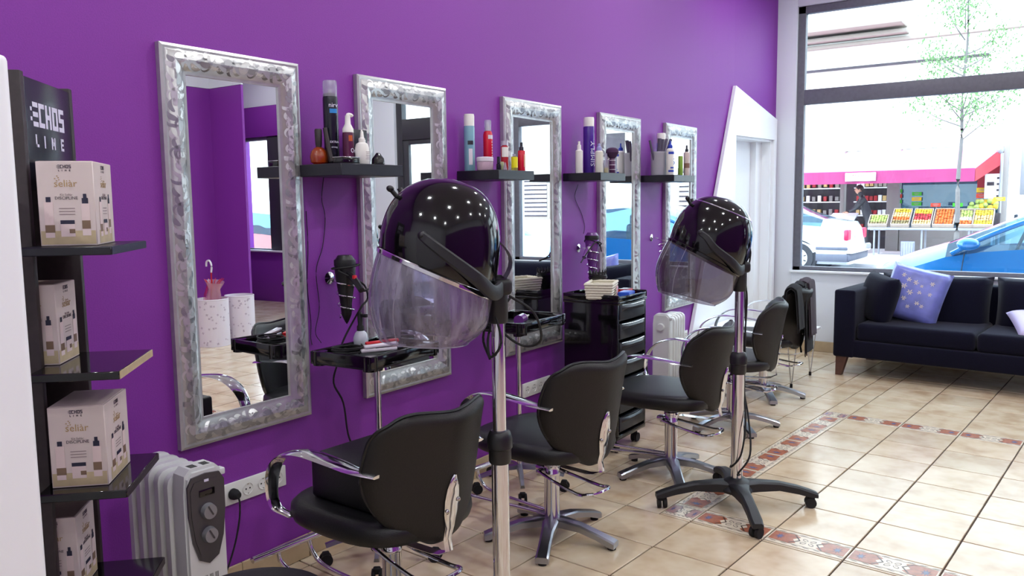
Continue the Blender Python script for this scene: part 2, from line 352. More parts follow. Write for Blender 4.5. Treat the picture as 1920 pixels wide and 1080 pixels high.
def window(name, x0, x1, z0, z1, bars, st=0.07, y=YB + 0.07, trans=None, kind='structure'):
    w = place(name, ((x0 + x1) / 2, y, z0), kind=kind); cx = (x0 + x1) / 2
    g = G(); hw = (x1 - x0) / 2; h = z1 - z0; d = 0.07
    for sx_ in (-1, 1): g.box((sx_ * (hw - st / 2), 0, h / 2), (st, d, h), 'window_frame', bev=0.004)
    g.box((0, 0, st * 0.35), (2 * hw, d, st * 0.7), 'window_frame', bev=0.004); g.box((0, 0, h - st / 2), (2 * hw, d, st), 'window_frame', bev=0.004)
    g.obj('frame', w)
    if trans:
        g = G(); g.box((0, 0, (trans[0] + trans[1]) / 2 - z0), (2 * hw - 2 * st, d * 1.05, trans[1] - trans[0]), 'window_frame', bev=0.005); g.obj('transom', w)
    for b in bars:
        g = G(); g.box((b - cx, 0, h / 2), (0.05, d * 0.8, h - st), 'window_frame', bev=0.003); g.obj('mullion', w)
    zs = [z0 + st * 0.7] + ([trans[0], trans[1]] if trans else []) + [z1 - st]
    for i in range(0, len(zs), 2):
        g = G(); g.box((0, 0.012, (zs[i] + zs[i + 1]) / 2 - z0), (2 * hw - 2 * st, 0.006, zs[i + 1] - zs[i]), 'glass'); g.obj('pane', w)
    return w
window('window_1', *W1, bars=[], trans=(2.365, 2.505))
w2 = window('window_2', *W2, bars=[], st=0.05)
g = G(); g.box((-0.3525, -0.005, 0.9), (0.345, 0.09, 1.74), 'door_frame', bev=0.004); g.obj('column_cover', w2)
g = G(); g.box((1.665, YB - 0.01, W1[2] + 0.003), (W1[1] - W1[0] + 0.02, 0.06, 0.02), 'white_lacquer', bev=0.004); tag(g.obj('window_sill'), kind='structure')
g = G(); g.box((7.72, YB - 0.01, W2[2] + 0.003), (1.1, 0.08, 0.025), 'white_lacquer', bev=0.004); tag(g.obj('window_sill.001'), kind='structure')
# glazed street door
dr = place('door_1', ((D1[0] + D1[1]) / 2, YB + 0.09, 0), kind='structure'); hw = 0.8
g = G()
for a, b in ((-hw, -hw + 0.1), (hw - 0.1, hw)): g.box(((a + b) / 2, 0, 1.64), (b - a, 0.09, 3.28), 'door_frame', bev=0.004)
g.box((0, 0, 3.24), (1.6, 0.09, 0.08), 'door_frame', bev=0.004); g.obj('frame', dr)
g = G(); g.box((0, 0, 2.435), (1.4, 0.1, 0.27), 'door_frame', bev=0.005); g.obj('transom', dr)
g = G(); g.box((0.15, 0, 2.88), (0.06, 0.07, 0.64), 'door_frame', bev=0.004); g.obj('mullion', dr)
for a, b in ((-0.7, 0.12), (0.18, 0.7)):
    g = G(); g.box(((a + b) / 2, 0.01, 2.88), (b - a, 0.006, 0.64), 'glass'); g.obj('pane', dr)
leaf = G()
for a, b in ((-0.7, -0.6), (0.6, 0.7)): leaf.box(((a + b) / 2, -0.01, 1.15), (b - a, 0.05, 2.3), 'door_frame', bev=0.003)
leaf.box((0, -0.01, 0.08), (1.2, 0.05, 0.16), 'door_frame', bev=0.003); leaf.box((0, -0.01, 2.27), (1.2, 0.05, 0.06), 'door_frame', bev=0.003); lf = leaf.obj('door_leaf', dr)
g = G(); g.box((0, -0.01, 1.2), (1.2, 0.006, 2.08), 'glass'); g.obj('pane', lf)
g = G(); g.tube([(0.62, -0.04, 0.95), (0.62, -0.09, 0.97), (0.62, -0.09, 1.25), (0.62, -0.04, 1.27)], 0.012, 'chrome'); g.obj('door_handle', lf)
for k in (0.35, 1.2, 2.0):
    g = G(); g.cyl((-0.71, -0.05, k), (-0.71, -0.05, k + 0.1), 0.014, 'black_plastic'); g.obj('hinge', lf)

for (x0, x1, z0, z1) in (W1, D1, W2):
    ld = bpy.data.lights.new('window_daylight', 'AREA'); ld.shape = 'RECTANGLE'; ld.size = x1 - x0; ld.size_y = z1 - z0; ld.cycles.is_portal = True
    lo = bpy.data.objects.new('window_daylight', ld); COL.objects.link(lo); lo.location = ((x0 + x1) / 2, YO + 0.01, (z0 + z1) / 2); lo.rotation_euler = (-PI / 2, 0, 0)

# recessed ceiling lamps
proto = None
for j, y in enumerate((-0.9, 1.1, 3.0, 4.9, 6.8)):
    for i, x in enumerate((0.95, 2.7, 4.5)):
        if proto is None:
            t = thing('ceiling_light', 'round recessed ceiling lamp', 'lamp', (x, y, H), group='recessed ceiling lamps')
            g = G(); g.lathe([(0.045, -0.004), (0.062, -0.006), (0.066, 0.0), (0.045, 0.0)], 'lamp_rim', seg=20); g.obj('rim', t)
            g = G(); g.lathe([(0.045, -0.003), (0.001, -0.003)], 'lamp_glow', seg=16, cap0=False); g.obj('diffuser', t)
            t['label'] = 'small round recessed lamp in the white ceiling'; proto = t
        else: dup(proto, (x, y, H))
        ld = bpy.data.lights.new('ceiling_lamp_light', 'AREA'); ld.shape = 'DISK'; ld.size = 0.1; ld.energy = LAMP_W; ld.color = (0.95, 0.98, 1.0)
        lo = bpy.data.objects.new('ceiling_lamp_light', ld); COL.objects.link(lo); lo.location = (x, y, H - 0.012)

dup(proto, (7.2, 7.0, H)); ld = bpy.data.lights.new('ceiling_lamp_light', 'AREA'); ld.shape = 'DISK'; ld.size = 0.1; ld.energy = LAMP_W; lo = bpy.data.objects.new('ceiling_lamp_light', ld); COL.objects.link(lo); lo.location = (7.2, 7.0, H - .012)  # unseen extra lamp, added to brighten the dark upper band of this rear corner

# ---------------------------------------------------------------- floor
T = 0.34; TA = -math.radians(4.4); T0 = Vector((1.21355694, 3.59767342, 0)); RT = Matrix.Rotation(TA, 4, 'Z')
g = G(); g.box((4.2, 3.1, -0.065), (9.4, 10.4, 0.12), 'grout'); floor = tag(g.obj('floor'), kind='structure')
def tw(u, v): return T0 + RT @ Vector((u * T, v * T, 0))
def visible(p):
    d = p - CAM; z = d.dot(CF)
    if z < 0.3: return False
    x = 960 + 1523.7 * d.dot(CR) / z; y = 540 - 1523.7 * d.dot(CU) / z
    return -90 < x < 2010 and y < 1170
tile_mesh = {}
GAP = 0.0033
def plain_mesh(w, h):
    k = (round(w, 3), round(h, 3))
    if k not in tile_mesh:
        g = G(); g.box((0, 0, -0.006), (w - 2 * GAP, h - 2 * GAP, 0.012), 'floor_tile', bev=0.0022, seg=1); o = g.obj('tile'); tile_mesh[k] = o.data; bpy.data.objects.remove(o)
    return tile_mesh[k]
def border_mesh(L, w, key, soft=False):
    if key in tile_mesh: return tile_mesh[key]
    g = G(); L -= 2 * GAP; w -= 2 * GAP
    g.box((0, 0, -0.006), (L, w, 0.012), 'tile_cream', bev=0.002, seg=1); z = 0.0001; e = (0, 0, 0.0003)
    def P(pts, m, k=1.0): g.prism([(x * L, y * w, z) for x, y in pts], (0, 0, 0.0003 * k), m)
    red = 'tile_mauve' if soft else 'tile_red'
    for s_ in (-1, 1):
        P([(s_ * 0.48, -0.3), (s_ * 0.48, 0.3), (s_ * 0.2, 0.33), (s_ * 0.13, 0.22), (s_ * 0.2, 0.0), (s_ * 0.13, -0.22), (s_ * 0.2, -0.33)], red)
        cx, n = s_ * 0.37, 8
        P([(cx + (0.075 if k % 2 == 0 else 0.03) * math.cos(PI * k / n) * 0.8, (0.22 if k % 2 == 0 else 0.08) * math.sin(PI * k / n)) for k in range(2 * n)], 'tile_blue', 2)
        P([(s_ * 0.2, -0.3), (s_ * 0.22, -0.3), (s_ * 0.12, 0.0), (s_ * 0.22, 0.3), (s_ * 0.2, 0.3), (s_ * 0.1, 0.0)], 'tile_line', 2)
        for k in range(7): # dashed edging
            x = -0.45 + k * 0.142; P([(x, s_ * 0.37), (x + 0.07, s_ * 0.385), (x + 0.1, s_ * 0.42), (x + 0.03, s_ * 0.405)], 'tile_line', 1)
        P([(-0.49, s_ * 0.335), (0.49, s_ * 0.335), (0.49, s_ * 0.35), (-0.49, s_ * 0.35)], 'tile_line', 1)
    for a in (PI / 4, 3 * PI / 4, 5 * PI / 4, 7 * PI / 4): # four-petal flower, outlined
        R = 0.022
        for q in range(7):
            t0_, t1_ = -PI * 0.9 + q * 2 * PI * 0.9 / 7, -PI * 0.9 + (q + 1) * 2 * PI * 0.9 / 7
            def pp(t, r): c = Vector((math.cos(a), math.sin(a))) * 0.024; return c + Matrix.Rotation(a + PI, 2) @ Vector((-math.cos(t) * r * 0.9, math.sin(t) * r * 0.6))
            A, B, C_, D_ = pp(t0_, 0.017), pp(t1_, 0.017), pp(t1_, 0.0125), pp(t0_, 0.0125)
            g.prism([(v.x, v.y, z) for v in (A, B, C_, D_)], e, 'tile_line')
    o = g.obj('border_tile'); tile_mesh[key] = o.data; bpy.data.objects.remove(o); return tile_mesh[key]
cells = []
def cell(u0, u1, v0, v1, kind='tile'): cells.append((u0, u1, v0, v1, kind))
SB, SP, FT = -0.47, -0.525, 6.45
for u in range(-12, 24):
    for k in range(1, 18): cell(u, u + 1, SP - k, SP - k + 1)
for u in range(0, 14):
    for k in range(0, 6): cell(u, u + 1, k, k + 1)
    for k in range(0, 8): cell(u, u + 1, FT + k, FT + k + 1)
    cell(u, u + 1, SB, 0, 'border_tile'); cell(u, u + 1, 6.0, FT, 'border_tile'); cell(u, u + 1, SP, SB, 'pencil_tile')
for k in range(0, 6): cell(SB, 0, k, k + 1, 'upright')
cell(SB, 0, SB, 0, 'corner'); cell(SB, 0, 6.0, FT, 'corner'); cell(SB, 0, SP, SB, 'pencil_tile')
for k in range(0, 15):
    for u in range(-12, -1): cell(u, u + 1, SP + k, SP + k + 1)
    cell(-1, SB, SP + k, SP + k + 1)
for k in range(0, 8): cell(SB, 0, FT + k, FT + k + 1)
for u in range(14, 24):
    for k in range(0, 15): cell(u, u + 1, SP + k, SP + k + 1)
mass = G(); nt_ = 0
for u0, u1, v0, v1, kd in cells:
    c = tw((u0 + u1) / 2, (v0 + v1) / 2)
    if c.y > 8.14 or c.x < -0.12 or c.x > 8.7 or c.y < -1.9 or (c.x > 6.0 and c.y < 5.9): continue
    w, h = (u1 - u0) * T, (v1 - v0) * T
    if visible(c) and nt_ < 298:
        nt_ += 1
        if kd in ('tile', 'pencil_tile'): me, rz, nm = plain_mesh(w, h), TA, 'tile' if kd == 'tile' else 'pencil_tile'
        elif kd == 'border_tile': me, rz, nm = border_mesh(w, h, 'b'), TA, 'border_tile'
        elif kd == 'upright': me, rz, nm = border_mesh(h, w, 'b2'), TA + PI / 2, 'border_tile'
        else: me, rz, nm = border_mesh(w, h, 'c%d' % int(v0 > 3), True), TA, 'border_tile'
        o = bpy.data.objects.new(nm, me); COL.objects.link(o); o.parent = floor; o.location = c + Vector((0, 0, 0.001)); o.rotation_euler = (0, 0, rz)
    else:
        mass.box(c + Vector((0, 0, -0.005)), (w - 2 * GAP, h - 2 * GAP, 0.012), 'floor_tile', rot=RT)
mo = mass.obj('tiles', floor); mo['kind'] = 'stuff'
print('tiles', nt_)

# skirting tiles
g = G(); g.prism([(0, -1.9, 0.0), (0.004, -1.9, 0), (0.004, 6.08, 0), (0, 6.08, 0)], (0, 0, 0.098), 'grout'); bl = tag(g.obj('baseboard_left'), kind='structure')
g = G(); g.box((0.007, 0, 0.05), (0.010, 0.33, 0.098), 'base_tile', bev=0.002, seg=1); b0 = g.obj('skirting_tile', bl); b0.location = (0.002, 1.7, 0.002)
for k in range(1, 19):
    if 1.365 + 0.334 * (k - 1) > 5.95: break
    if abs(1.365 + 0.334 * (k - 1) - 1.7) < .01: continue
    b = b0.copy(); COL.objects.link(b); b.parent = bl; b.location = (0.002, 1.365 + 0.334 * (k - 1), 0.002)
g = G(); g.box((1.5, YB - 0.002, 0.049), (2.76, 0.004, 0.098), 'grout'); bb = tag(g.obj('baseboard_back'), kind='structure')
g = G(); g.box((0, 0, 0.05), (0.33, 0.010, 0.10), 'base_tile', bev=0.002, seg=1); b0 = g.obj('skirting_tile', bb); b0.location = (0.35, YB - 0.009, 0.002)
for k in range(1, 8):
    b = b0.copy(); COL.objects.link(b); b.parent = bb; b.location = (0.35 + 0.334 * k, YB - 0.009, 0.002)

# ---------------------------------------------------------------- wall mirrors
PROF = [(0, 0), (0, 0.022), (0.010, 0.027), (0.018, 0.025), (0.028, 0.031), (0.05, 0.037), (0.072, 0.031), (0.086, 0.020), (0.094, 0.017), (0.1, 0.016), (0.1, 0.006)]
MW, MH = 0.60, 1.425
def ph(v):
    for (a, ha), (b, hb) in zip(PROF[1:], PROF[2:]):
        if a <= v <= b: return ha + (hb - ha) * (v - a) / max(b - a, 1e-6)
    return 0.02
def side_pt(side, s, v, lift=0.0006):
    h = ph(v) + lift
    if side == 0: return (h, -MW / 2 + s, MH - v)      # top, from left
    if side == 1: return (h, -MW / 2 + s, v)           # bottom
    if side == 2: return (h, -MW / 2 + v, s)           # left, from below
    return (h, MW / 2 - v, s)
def leaf(g, side, p0, ang, L, w, curl, m, Ls, n=7):
    """a curling leaf in frame coordinates: s along the side, v across it"""
    x, y = p0; a = ang; rows = []
    for i in range(n + 1):
        t = i / n; ww = w * math.sin(PI * min(1, t * 0.92 + 0.08)) ** 0.8 * (1 - 0.35 * t)
        nx, ny = -math.sin(a), math.cos(a); row = []
        for k in (-1, 0, 1): row.append((x + nx * ww * k, y + ny * ww * k))
        rows.append(row); x += math.cos(a) * L / n; y += math.sin(a) * L / n; a += curl / n
    vs = []
    for row in rows:
        for (s_, v) in row:
            v = min(0.088, max(0.012, v)); s_ = min(Ls - v - 0.002, max(v + 0.002, s_)); vs.append(side_pt(side, s_, v))
    fs = [(i * 3 + k, i * 3 + k + 1, i * 3 + k + 4, i * 3 + k + 3) for i in range(n) for k in (0, 1)]
    g.faces(vs, fs, m)
def make_mirror():
    t = thing('wall_mirror', '', 'mirror')
    g = G(); n = len(PROF); vs = []
    for v, h in PROF:
        for y, z in ((-MW / 2 + v, v), (MW / 2 - v, v), (MW / 2 - v, MH - v), (-MW / 2 + v, MH - v)): vs.append((h, y, z))
    g.faces(vs, [(i * 4 + k, i * 4 + (k + 1) % 4, (i + 1) * 4 + (k + 1) % 4, (i + 1) * 4 + k) for i in range(n - 1) for k in range(4)], 'frame_silver')
    g.obj('frame', t, sharp=30)
    rnd = random.Random(3); gl, gd = G(), G()
    for side in range(4):
        Ls = MW if side < 2 else MH; s = 0.06; flip = 1
        while s < Ls - 0.07:
            c = 0.05 + 0.008 * flip
            for gg, m in ((gl if rnd.random() < 0.6 else gd, None),):
                mm = 'leaf_silver' if gg is gl else 'leaf_dark'
                leaf(gg, side, (s, c), 0.3 * flip, 0.095, 0.0060, -4.6 * flip, mm, Ls, 12)           # spiral stem
                leaf(gg, side, (s - 0.01, c - 0.012 * flip), -0.5 * flip, 0.06, 0.013, 1.6 * flip, mm, Ls)
            for q in range(4):
                gg = gl if rnd.random() < 0.55 else gd; mm = 'leaf_silver' if gg is gl else 'leaf_dark'
                leaf(gg, side, (s + 0.012 + 0.02 * q + rnd.uniform(-.004, .004), 0.05 + flip * rnd.uniform(-0.004, 0.014)), flip * (1.9 - 0.5 * q) + rnd.uniform(-.2, .2), rnd.uniform(0.034, 0.052), rnd.uniform(0.007, 0.012), -flip * rnd.uniform(1.2, 2.4), mm, Ls)
            for q in range(2):
                gg = gd if rnd.random() < 0.5 else gl; mm = 'leaf_silver' if gg is gl else 'leaf_dark'
                leaf(gg, side, (s + 0.03 + 0.03 * q, 0.05 - flip * 0.008), -flip * (0.9 + 0.4 * q), 0.042, 0.009, flip * 1.8, mm, Ls)
            s += 0.098; flip = -flip
    
    for gg in (gl, gd): gg.obj('leaf_ornament', t, sharp=60)['kind'] = 'stuff'
    g = G(); g.box((0.006, 0, MH / 2), (0.006, MW - 0.19, MH - 0.19), 'mirror'); g.obj('mirror_glass', t)
    return t
mir = make_mirror()
MIRS = [(1.930, 0.608, 'silver framed wall mirror nearest the white cabinet, above the oil heater'),
        (2.850, 0.608, 'silver framed wall mirror half hidden behind the large hair dryer hood'),
        (3.932, 0.618, 'silver framed wall mirror between the red bottles and the drawer trolley'),
        (5.007, 0.622, 'silver framed wall mirror behind the woven basket, right of the tall purple can'),
        (6.030, 0.628, 'silver framed wall mirror closest to the white door surround')]
for i, (y, z, lb) in enumerate(MIRS):
    if i == 0: mir.location = (0.001, y, z); mir['label'] = lb; mir['group'] = 'silver framed wall mirrors'
    else: dup(mir, (0.001, y, z), label=lb)

# ---------------------------------------------------------------- floating shelves and what stands on them
SH = [(2.215, 2.565, 1.635, 'black floating shelf holding the tall black spray can'), (3.25, 3.565, 1.635, 'black floating shelf holding the pale blue can and pink jar'),
      (4.28, 4.60, 1.645, 'black floating shelf holding the purple spray can'), (5.34, 5.71, 1.652, 'black floating shelf holding the grey cup of combs')]
for y0, y1, z, lb in SH:
    g = G(); g.box((0.133, (y0 + y1) / 2, z - 0.0235), (0.262, y1 - y0, 0.047), 'shelf_black', bev=0.002, seg=1)
    tag(g.obj('floating_shelf'), lb, 'shelf', 'black floating shelves between the mirrors')
def item(name, label, cat, x, y, z, rz=0.0): return thing(name, label, cat, (x, y, z), rz, 'hair products on the wall shelves')
def prof(t, name, pr, m, at=(0, 0, 0), sx=1, sy=1, seg=20, mtx=None):
    g = G(); g.lathe(pr, m, at, mtx, seg, sx, sy); return g.obj(name, t)
def patch(t, name, r, z0, z1, a0, a1, m, sx=1, sy=1):
    """label wrapped on a round body between angles a0..a1 (degrees; 0 = +x)"""
    g = G(); n = 8
    g.surf(lambda u, v: ((r + 0.0008) * sx * math.cos(math.radians(a0 + (a1 - a0) * u)), (r + 0.0008) * sy * math.sin(math.radians(a0 + (a1 - a0) * u)), z0 + (z1 - z0) * v), n, 1, m); return g.obj(name, t)
def mk(key, rgb, rough=0.35, **k):
    if key not in M: defmat(key, rgb, rough, **k)
    return key
UPR = lambda a: Matrix.Rotation(a, 3, 'Z') @ basis((0, 1, 0), (0, 0, 1))   # text facing direction a (0 = +x)
Z1, Z2, Z3, Z4 = [s[2] + 0.0005 for s in SH]
def capped_can(t, r, h, body, cap, hc, capclear=False):
    prof(t, 'body', [(r * .93, 0), (r, .004), (r, h - hc - 0.02), (r * 0.86, h - hc), (r * .5, h - hc + .002)], body)
    prof(t, 'cap', [(r * 0.95, h - hc - .012), (r * 0.97, h - .012), (r * 0.9, h - .001), (r * 0.45, h), (r * .42, h - .008), (0.001, h - .008)], cap)
    prof(t, 'nozzle', [(.006, h - hc), (.008, h - hc + .014), (.003, h - hc + .018)], 'paper', seg=10)
# shelf 1
mk('can_black', (22, 22, 36), 0.25); mk('cap_grey', (190, 186, 200), 0.3); mk('wine', (86, 34, 66), 0.25); mk('milk', (236, 234, 226), 0.35); mk('sky_print', (44, 130, 200)); mk('orange_print', (196, 92, 44))
t = item('spray_can', 'tall black hairspray can with a clear cap, tallest on its shelf', 'spray can', 0.10, 2.322, Z1); capped_can(t, 0.030, 0.336, 'can_black', M['clear'], 0.052)
patch(t, 'print', 0.030, 0.205, 0.222, -50, 12, 'sky_print'); text('nirv', 0.025, 'letter_white', t, (0.029, -0.012, 0.236), UPR(-0.35), ext=.0006)
text('EXTRA', 0.012, 'letter_white', t, (0.029, -0.012, 0.09), UPR(-0.35), ext=.0006); text('strong', 0.010, 'letter_white', t, (0.029, -0.012, 0.07), UPR(-0.35), ext=.0006)
M['amber'] = seethrough('amber', (226, 110, 40), 0.45, 0.08, body=(190, 84, 30))
t = item('amber_flask', 'round amber glass flask with a tall dark stopper beside the tall black can', 'bottle', 0.09, 2.262, Z1)
prof(t, 'body', [(.022, 0), (.036, .008), (.04, .03), (.034, .052), (.02, .066), (.012, .07)], 'amber', sx=.8)
prof(t, 'stopper', [(.010, .062), (.013, .08), (.015, .135), (.012, .141)], 'stand_brown')
t = item('hair_brush', 'dark brown paddle brush leaning on the amber flask', 'brush', 0.135, 2.285, Z1)
g = G(); g.tube([(0, 0, 0.012), (-0.008, -0.004, 0.06), (-0.022, -0.008, 0.145)], 0.011, 'stand_brown', taper=0.8, n=4); g.obj('handle', t)
t = item('small_case', 'low black case with a chrome rim in front of the tall black can', 'box', 0.205, 2.30, Z1)
g = G(); g.box((0, 0, 0.012), (0.06, 0.09, 0.024), 'gloss_black', bev=.003); g.obj('body', t); g = G(); g.box((0, 0, 0.0255), (0.062, 0.092, 0.003), 'chrome', bev=.001); g.obj('rim', t)
t = item('mousse_bottle', 'plum bottle with a white foam pump', 'bottle', 0.165, 2.352, Z1)
prof(t, 'body', [(.021, 0), (.023, .004), (.023, .118), (.0215, .13)], 'wine'); prof(t, 'pump_collar', [(.0225, .128), (.0225, .142), (.012, .162), (.0105, .19), (.0105, .195)], 'milk')
g = G(); g.tube([(0, 0, .19), (0, 0.002, .199), (0, .018, .199), (0, .024, .194)], .0075, 'milk', n=3); g.obj('spout', t)
patch(t, 'print', .023, .093, .116, -40, 0, 'orange_print'); text('Or', .026, 'letter_white', t, (.0225, .004, .055), UPR(0.15), ext=.0006)
def applicator(x, y, z, s, lb, m='milk', cone='milk'):
    t = item('applicator_bottle', lb, 'bottle', x, y, z)
    prof(t, 'body', [(.026 * s, 0), (.0285 * s, .005), (.0285 * s, .066), (.024 * s, .082), (.011 * s, .09)], m); prof(t, 'cap', [(.013 * s, .088), (.013 * s, .104), (.007 * s, .108), (.0035 * s, .138), (.002, .14)], cone); return t
t = applicator(0.205, 2.388, Z1, 1.0, 'front white applicator bottle with a pointed tip and small print'); g = G()
for k in range(5): g.box((0.0288, 0.004, 0.05 - k * .007), (.0006, .022 - .004 * (k % 2), .0018), 'ink_soft')
g.obj('print', t)
applicator(0.150, 2.448, Z1, .9, 'white applicator bottle standing behind its twin')
t = item('black_carton', 'plain black carton standing against the wall', 'box', 0.06, 2.50, Z1); g = G(); g.box((0, 0, .077), (.05, .078, .153), 'can_black', bev=.002); g.obj('body', t)
t = item('dark_flask', 'small dark glossy flask at the shelf end', 'bottle', 0.16, 2.525, Z1)
prof(t, 'body', [(.02, 0), (.028, .008), (.026, .03), (.014, .045), (.008, .054)], 'gloss_black')
# shelf 2
mk('teal_can', (132, 176, 190), 0.25, metal=0.5) if False else mk('teal_can', (126, 170, 186), 0.22); mk('red_can', (206, 24, 50), 0.25); mk('pink_jar', (206, 176, 192), 0.3); mk('lid_silver', (222, 214, 222), 0.2); mk('olive', (150, 156, 110), 0.3); mk('yellow_lab', (238, 226, 30), 0.35); mk('tan', (206, 150, 120), 0.4); mk('grey_pump', (46, 46, 54), 0.35)
M['red_liquid'] = seethrough('red_liquid', (232, 70, 80), 0.5, 0.08, body=(220, 70, 84)); M['yellow_liquid'] = seethrough('yellow_liquid', (240, 230, 120), 0.3, 0.08, body=(230, 226, 140)); M['green_liquid'] = seethrough('green_liquid', (140, 190, 150), 0.6, 0.08, body=(130, 178, 146))
t = item('spray_can', 'tall pale blue hairspray can with a white cap', 'spray can', 0.055, 3.290, Z2); capped_can(t, .0275, .284, 'teal_can', 'milk', .048); patch(t, 'print', .0275, .03, .11, -60, -20, 'lid_silver'); patch(t, 'print', .0275, .13, .15, -70, -10, 'grey_pump')
t = item('mousse_can', 'bright red mousse can with a clear dome cap', 'spray can', 0.075, 3.42, Z2)
prof(t, 'body', [(.022, 0), (.0245, .004), (.0245, .185), (.02, .203), (.012, .208)], 'red_can'); prof(t, 'nozzle', [(.013, .205), (.012, .225), (.006, .25), (.003, .252)], 'milk'); prof(t, 'cap', [(.018, .206), (.0185, .255), (.016, .262), (.001, .263)], M['clear']); patch(t, 'print', .0245, .165, .185, -50, 20, 'lid_silver')
for k in range(9): patch(t, 'print', .0245, .145 - k * .014, .153 - k * .014, -2, 8, 'letter_white')
t = item('cream_jar', 'squat pink cream jar with a silvery lid', 'jar', 0.150, 3.292, Z2); prof(t, 'body', [(.036, 0), (.040, .006), (.041, .042), (.038, .044)], 'pink_jar'); prof(t, 'lid', [(.0425, .044), (.0425, .062), (.039, .066), (.001, .066)], 'lid_silver')
t = item('nail_polish', 'small black bottle next to the pink jar', 'bottle', 0.215, 3.318, Z2); prof(t, 'body', [(.011, 0), (.012, .002), (.012, .03), (.005, .034)], 'can_black'); prof(t, 'cap', [(.009, .034), (.008, .066)], 'can_black')
t = item('glass_vial', 'tiny pointed clear vial before the small black bottle', 'bottle', 0.235, 3.345, Z2); prof(t, 'body', [(.010, 0), (.010, .008), (.005, .03), (.003, .038)], M['clear'])
t = item('small_bottle', 'tiny olive green bottle behind the clear vial', 'bottle', 0.19, 3.378, Z2); prof(t, 'body', [(.011, 0), (.012, .003), (.012, .04), (.010, .044)], 'olive')
t = item('lotion_bottle', 'red liquid bottle with a broad white label and clear cap', 'bottle', 0.150, 3.462, Z2); prof(t, 'body', [(.018, 0), (.0195, .004), (.0195, .125), (.012, .132)], M['red_liquid']); prof(t, 'cap', [(.0185, .132), (.0185, .154), (.001, .155)], M['clear']); patch(t, 'label_band', .0195, .072, .122, -100, 20, 'milk')
t = item('lotion_bottle', 'red liquid bottle with a tall white cap behind the labelled one', 'bottle', 0.105, 3.53, Z2); prof(t, 'body', [(.016, 0), (.017, .004), (.017, .105), (.012, .112)], M['red_liquid']); prof(t, 'cap', [(.0165, .11), (.0165, .158), (.001, .16)], 'milk')
t = item('oil_bottle', 'short clear bottle with a bright yellow label', 'bottle', 0.20, 3.478, Z2); prof(t, 'body', [(.0155, 0), (.0165, .003), (.0165, .072), (.008, .076)], M['yellow_liquid']); patch(t, 'label_band', .0165, .016, .07, -110, 40, 'yellow_lab'); prof(t, 'cap', [(.009, .076), (.009, .086)], M['clear'])
t = item('spray_bottle', 'red bottle with a black spray head and tan figure', 'bottle', 0.205, 3.536, Z2); prof(t, 'body', [(.0185, 0), (.0195, .004), (.0195, .1), (.017, .106)], 'red_can'); prof(t, 'spray_head', [(.012, .105), (.012, .122), (.007, .128), (.007, .147), (.001, .149)], 'grey_pump'); patch(t, 'print', .0195, .02, .085, -20, 40, 'tan')
# shelf 3
mk('violet_can', (74, 40, 142), 0.2); mk('lilac_pump', (158, 160, 206), 0.4); mk('cream_bottle', (232, 230, 214), 0.4); mk('brush_hair', (66, 38, 70), 0.9); mk('plum', (84, 44, 80), 0.3)
t = item('lotion_bottle', 'slim plain white bottle left of the tall purple can', 'bottle', 0.085, 4.335, Z3); prof(t, 'body', [(.021, 0), (.0225, .004), (.0225, .135), (.013, .142)], 'milk'); prof(t, 'cap', [(.013, .142), (.012, .17), (.007, .172), (.007, .192)], 'milk')
t = item('spray_can', 'tall purple hairspray can with white lettering up its side', 'spray can', 0.085, 4.455, Z3); capped_can(t, .0345, .345, 'violet_can', 'milk', .045); text('SIMPLY', .05, 'letter_white', t, (.0335, -.008, .12), Matrix.Rotation(-.25, 3, 'Z') @ basis((0, 0, 1), (0, -1, 0)), ext=.0006)
t = item('pump_bottle', 'cream bottle with a lilac spray top', 'bottle', 0.165, 4.44, Z3); prof(t, 'body', [(.023, 0), (.0245, .004), (.0245, .13), (.018, .136)], 'cream_bottle'); prof(t, 'spray_head', [(.016, .134), (.016, .158), (.009, .162), (.009, .178), (.001, .18)], 'lilac_pump')
t = item('oil_bottle', 'tiny clear bottle with yellow oil at its bottom', 'bottle', 0.185, 4.492, Z3); prof(t, 'body', [(.014, 0), (.0145, .003), (.0145, .08)], M['clear']); prof(t, 'oil', [(.0135, .002), (.0135, .034)], 'yellow_lab'); prof(t, 'cap', [(.0085, .08), (.0075, .122)], M['clear'])
t = item('powder_brush', 'fat purple handled powder brush standing bristles up', 'brush', 0.205, 4.536, Z3); prof(t, 'handle', [(.017, 0), (.0195, .004), (.0195, .086), (.016, .092)], 'plum'); prof(t, 'bristles', [(.016, .09), (.03, .108), (.041, .128), (.038, .145), (.022, .156), (.001, .159)], 'brush_hair')
for k in (.022, .05, .078): patch(t, 'band', .0195, k, k + .003, -120, 80, 'lid_silver')
t = item('lotion_bottle', 'short white bottle at the end beside the powder brush', 'bottle', 0.155, 4.575, Z3); prof(t, 'body', [(.016, 0), (.017, .003), (.017, .085), (.010, .09), (.010, .105)], 'milk')
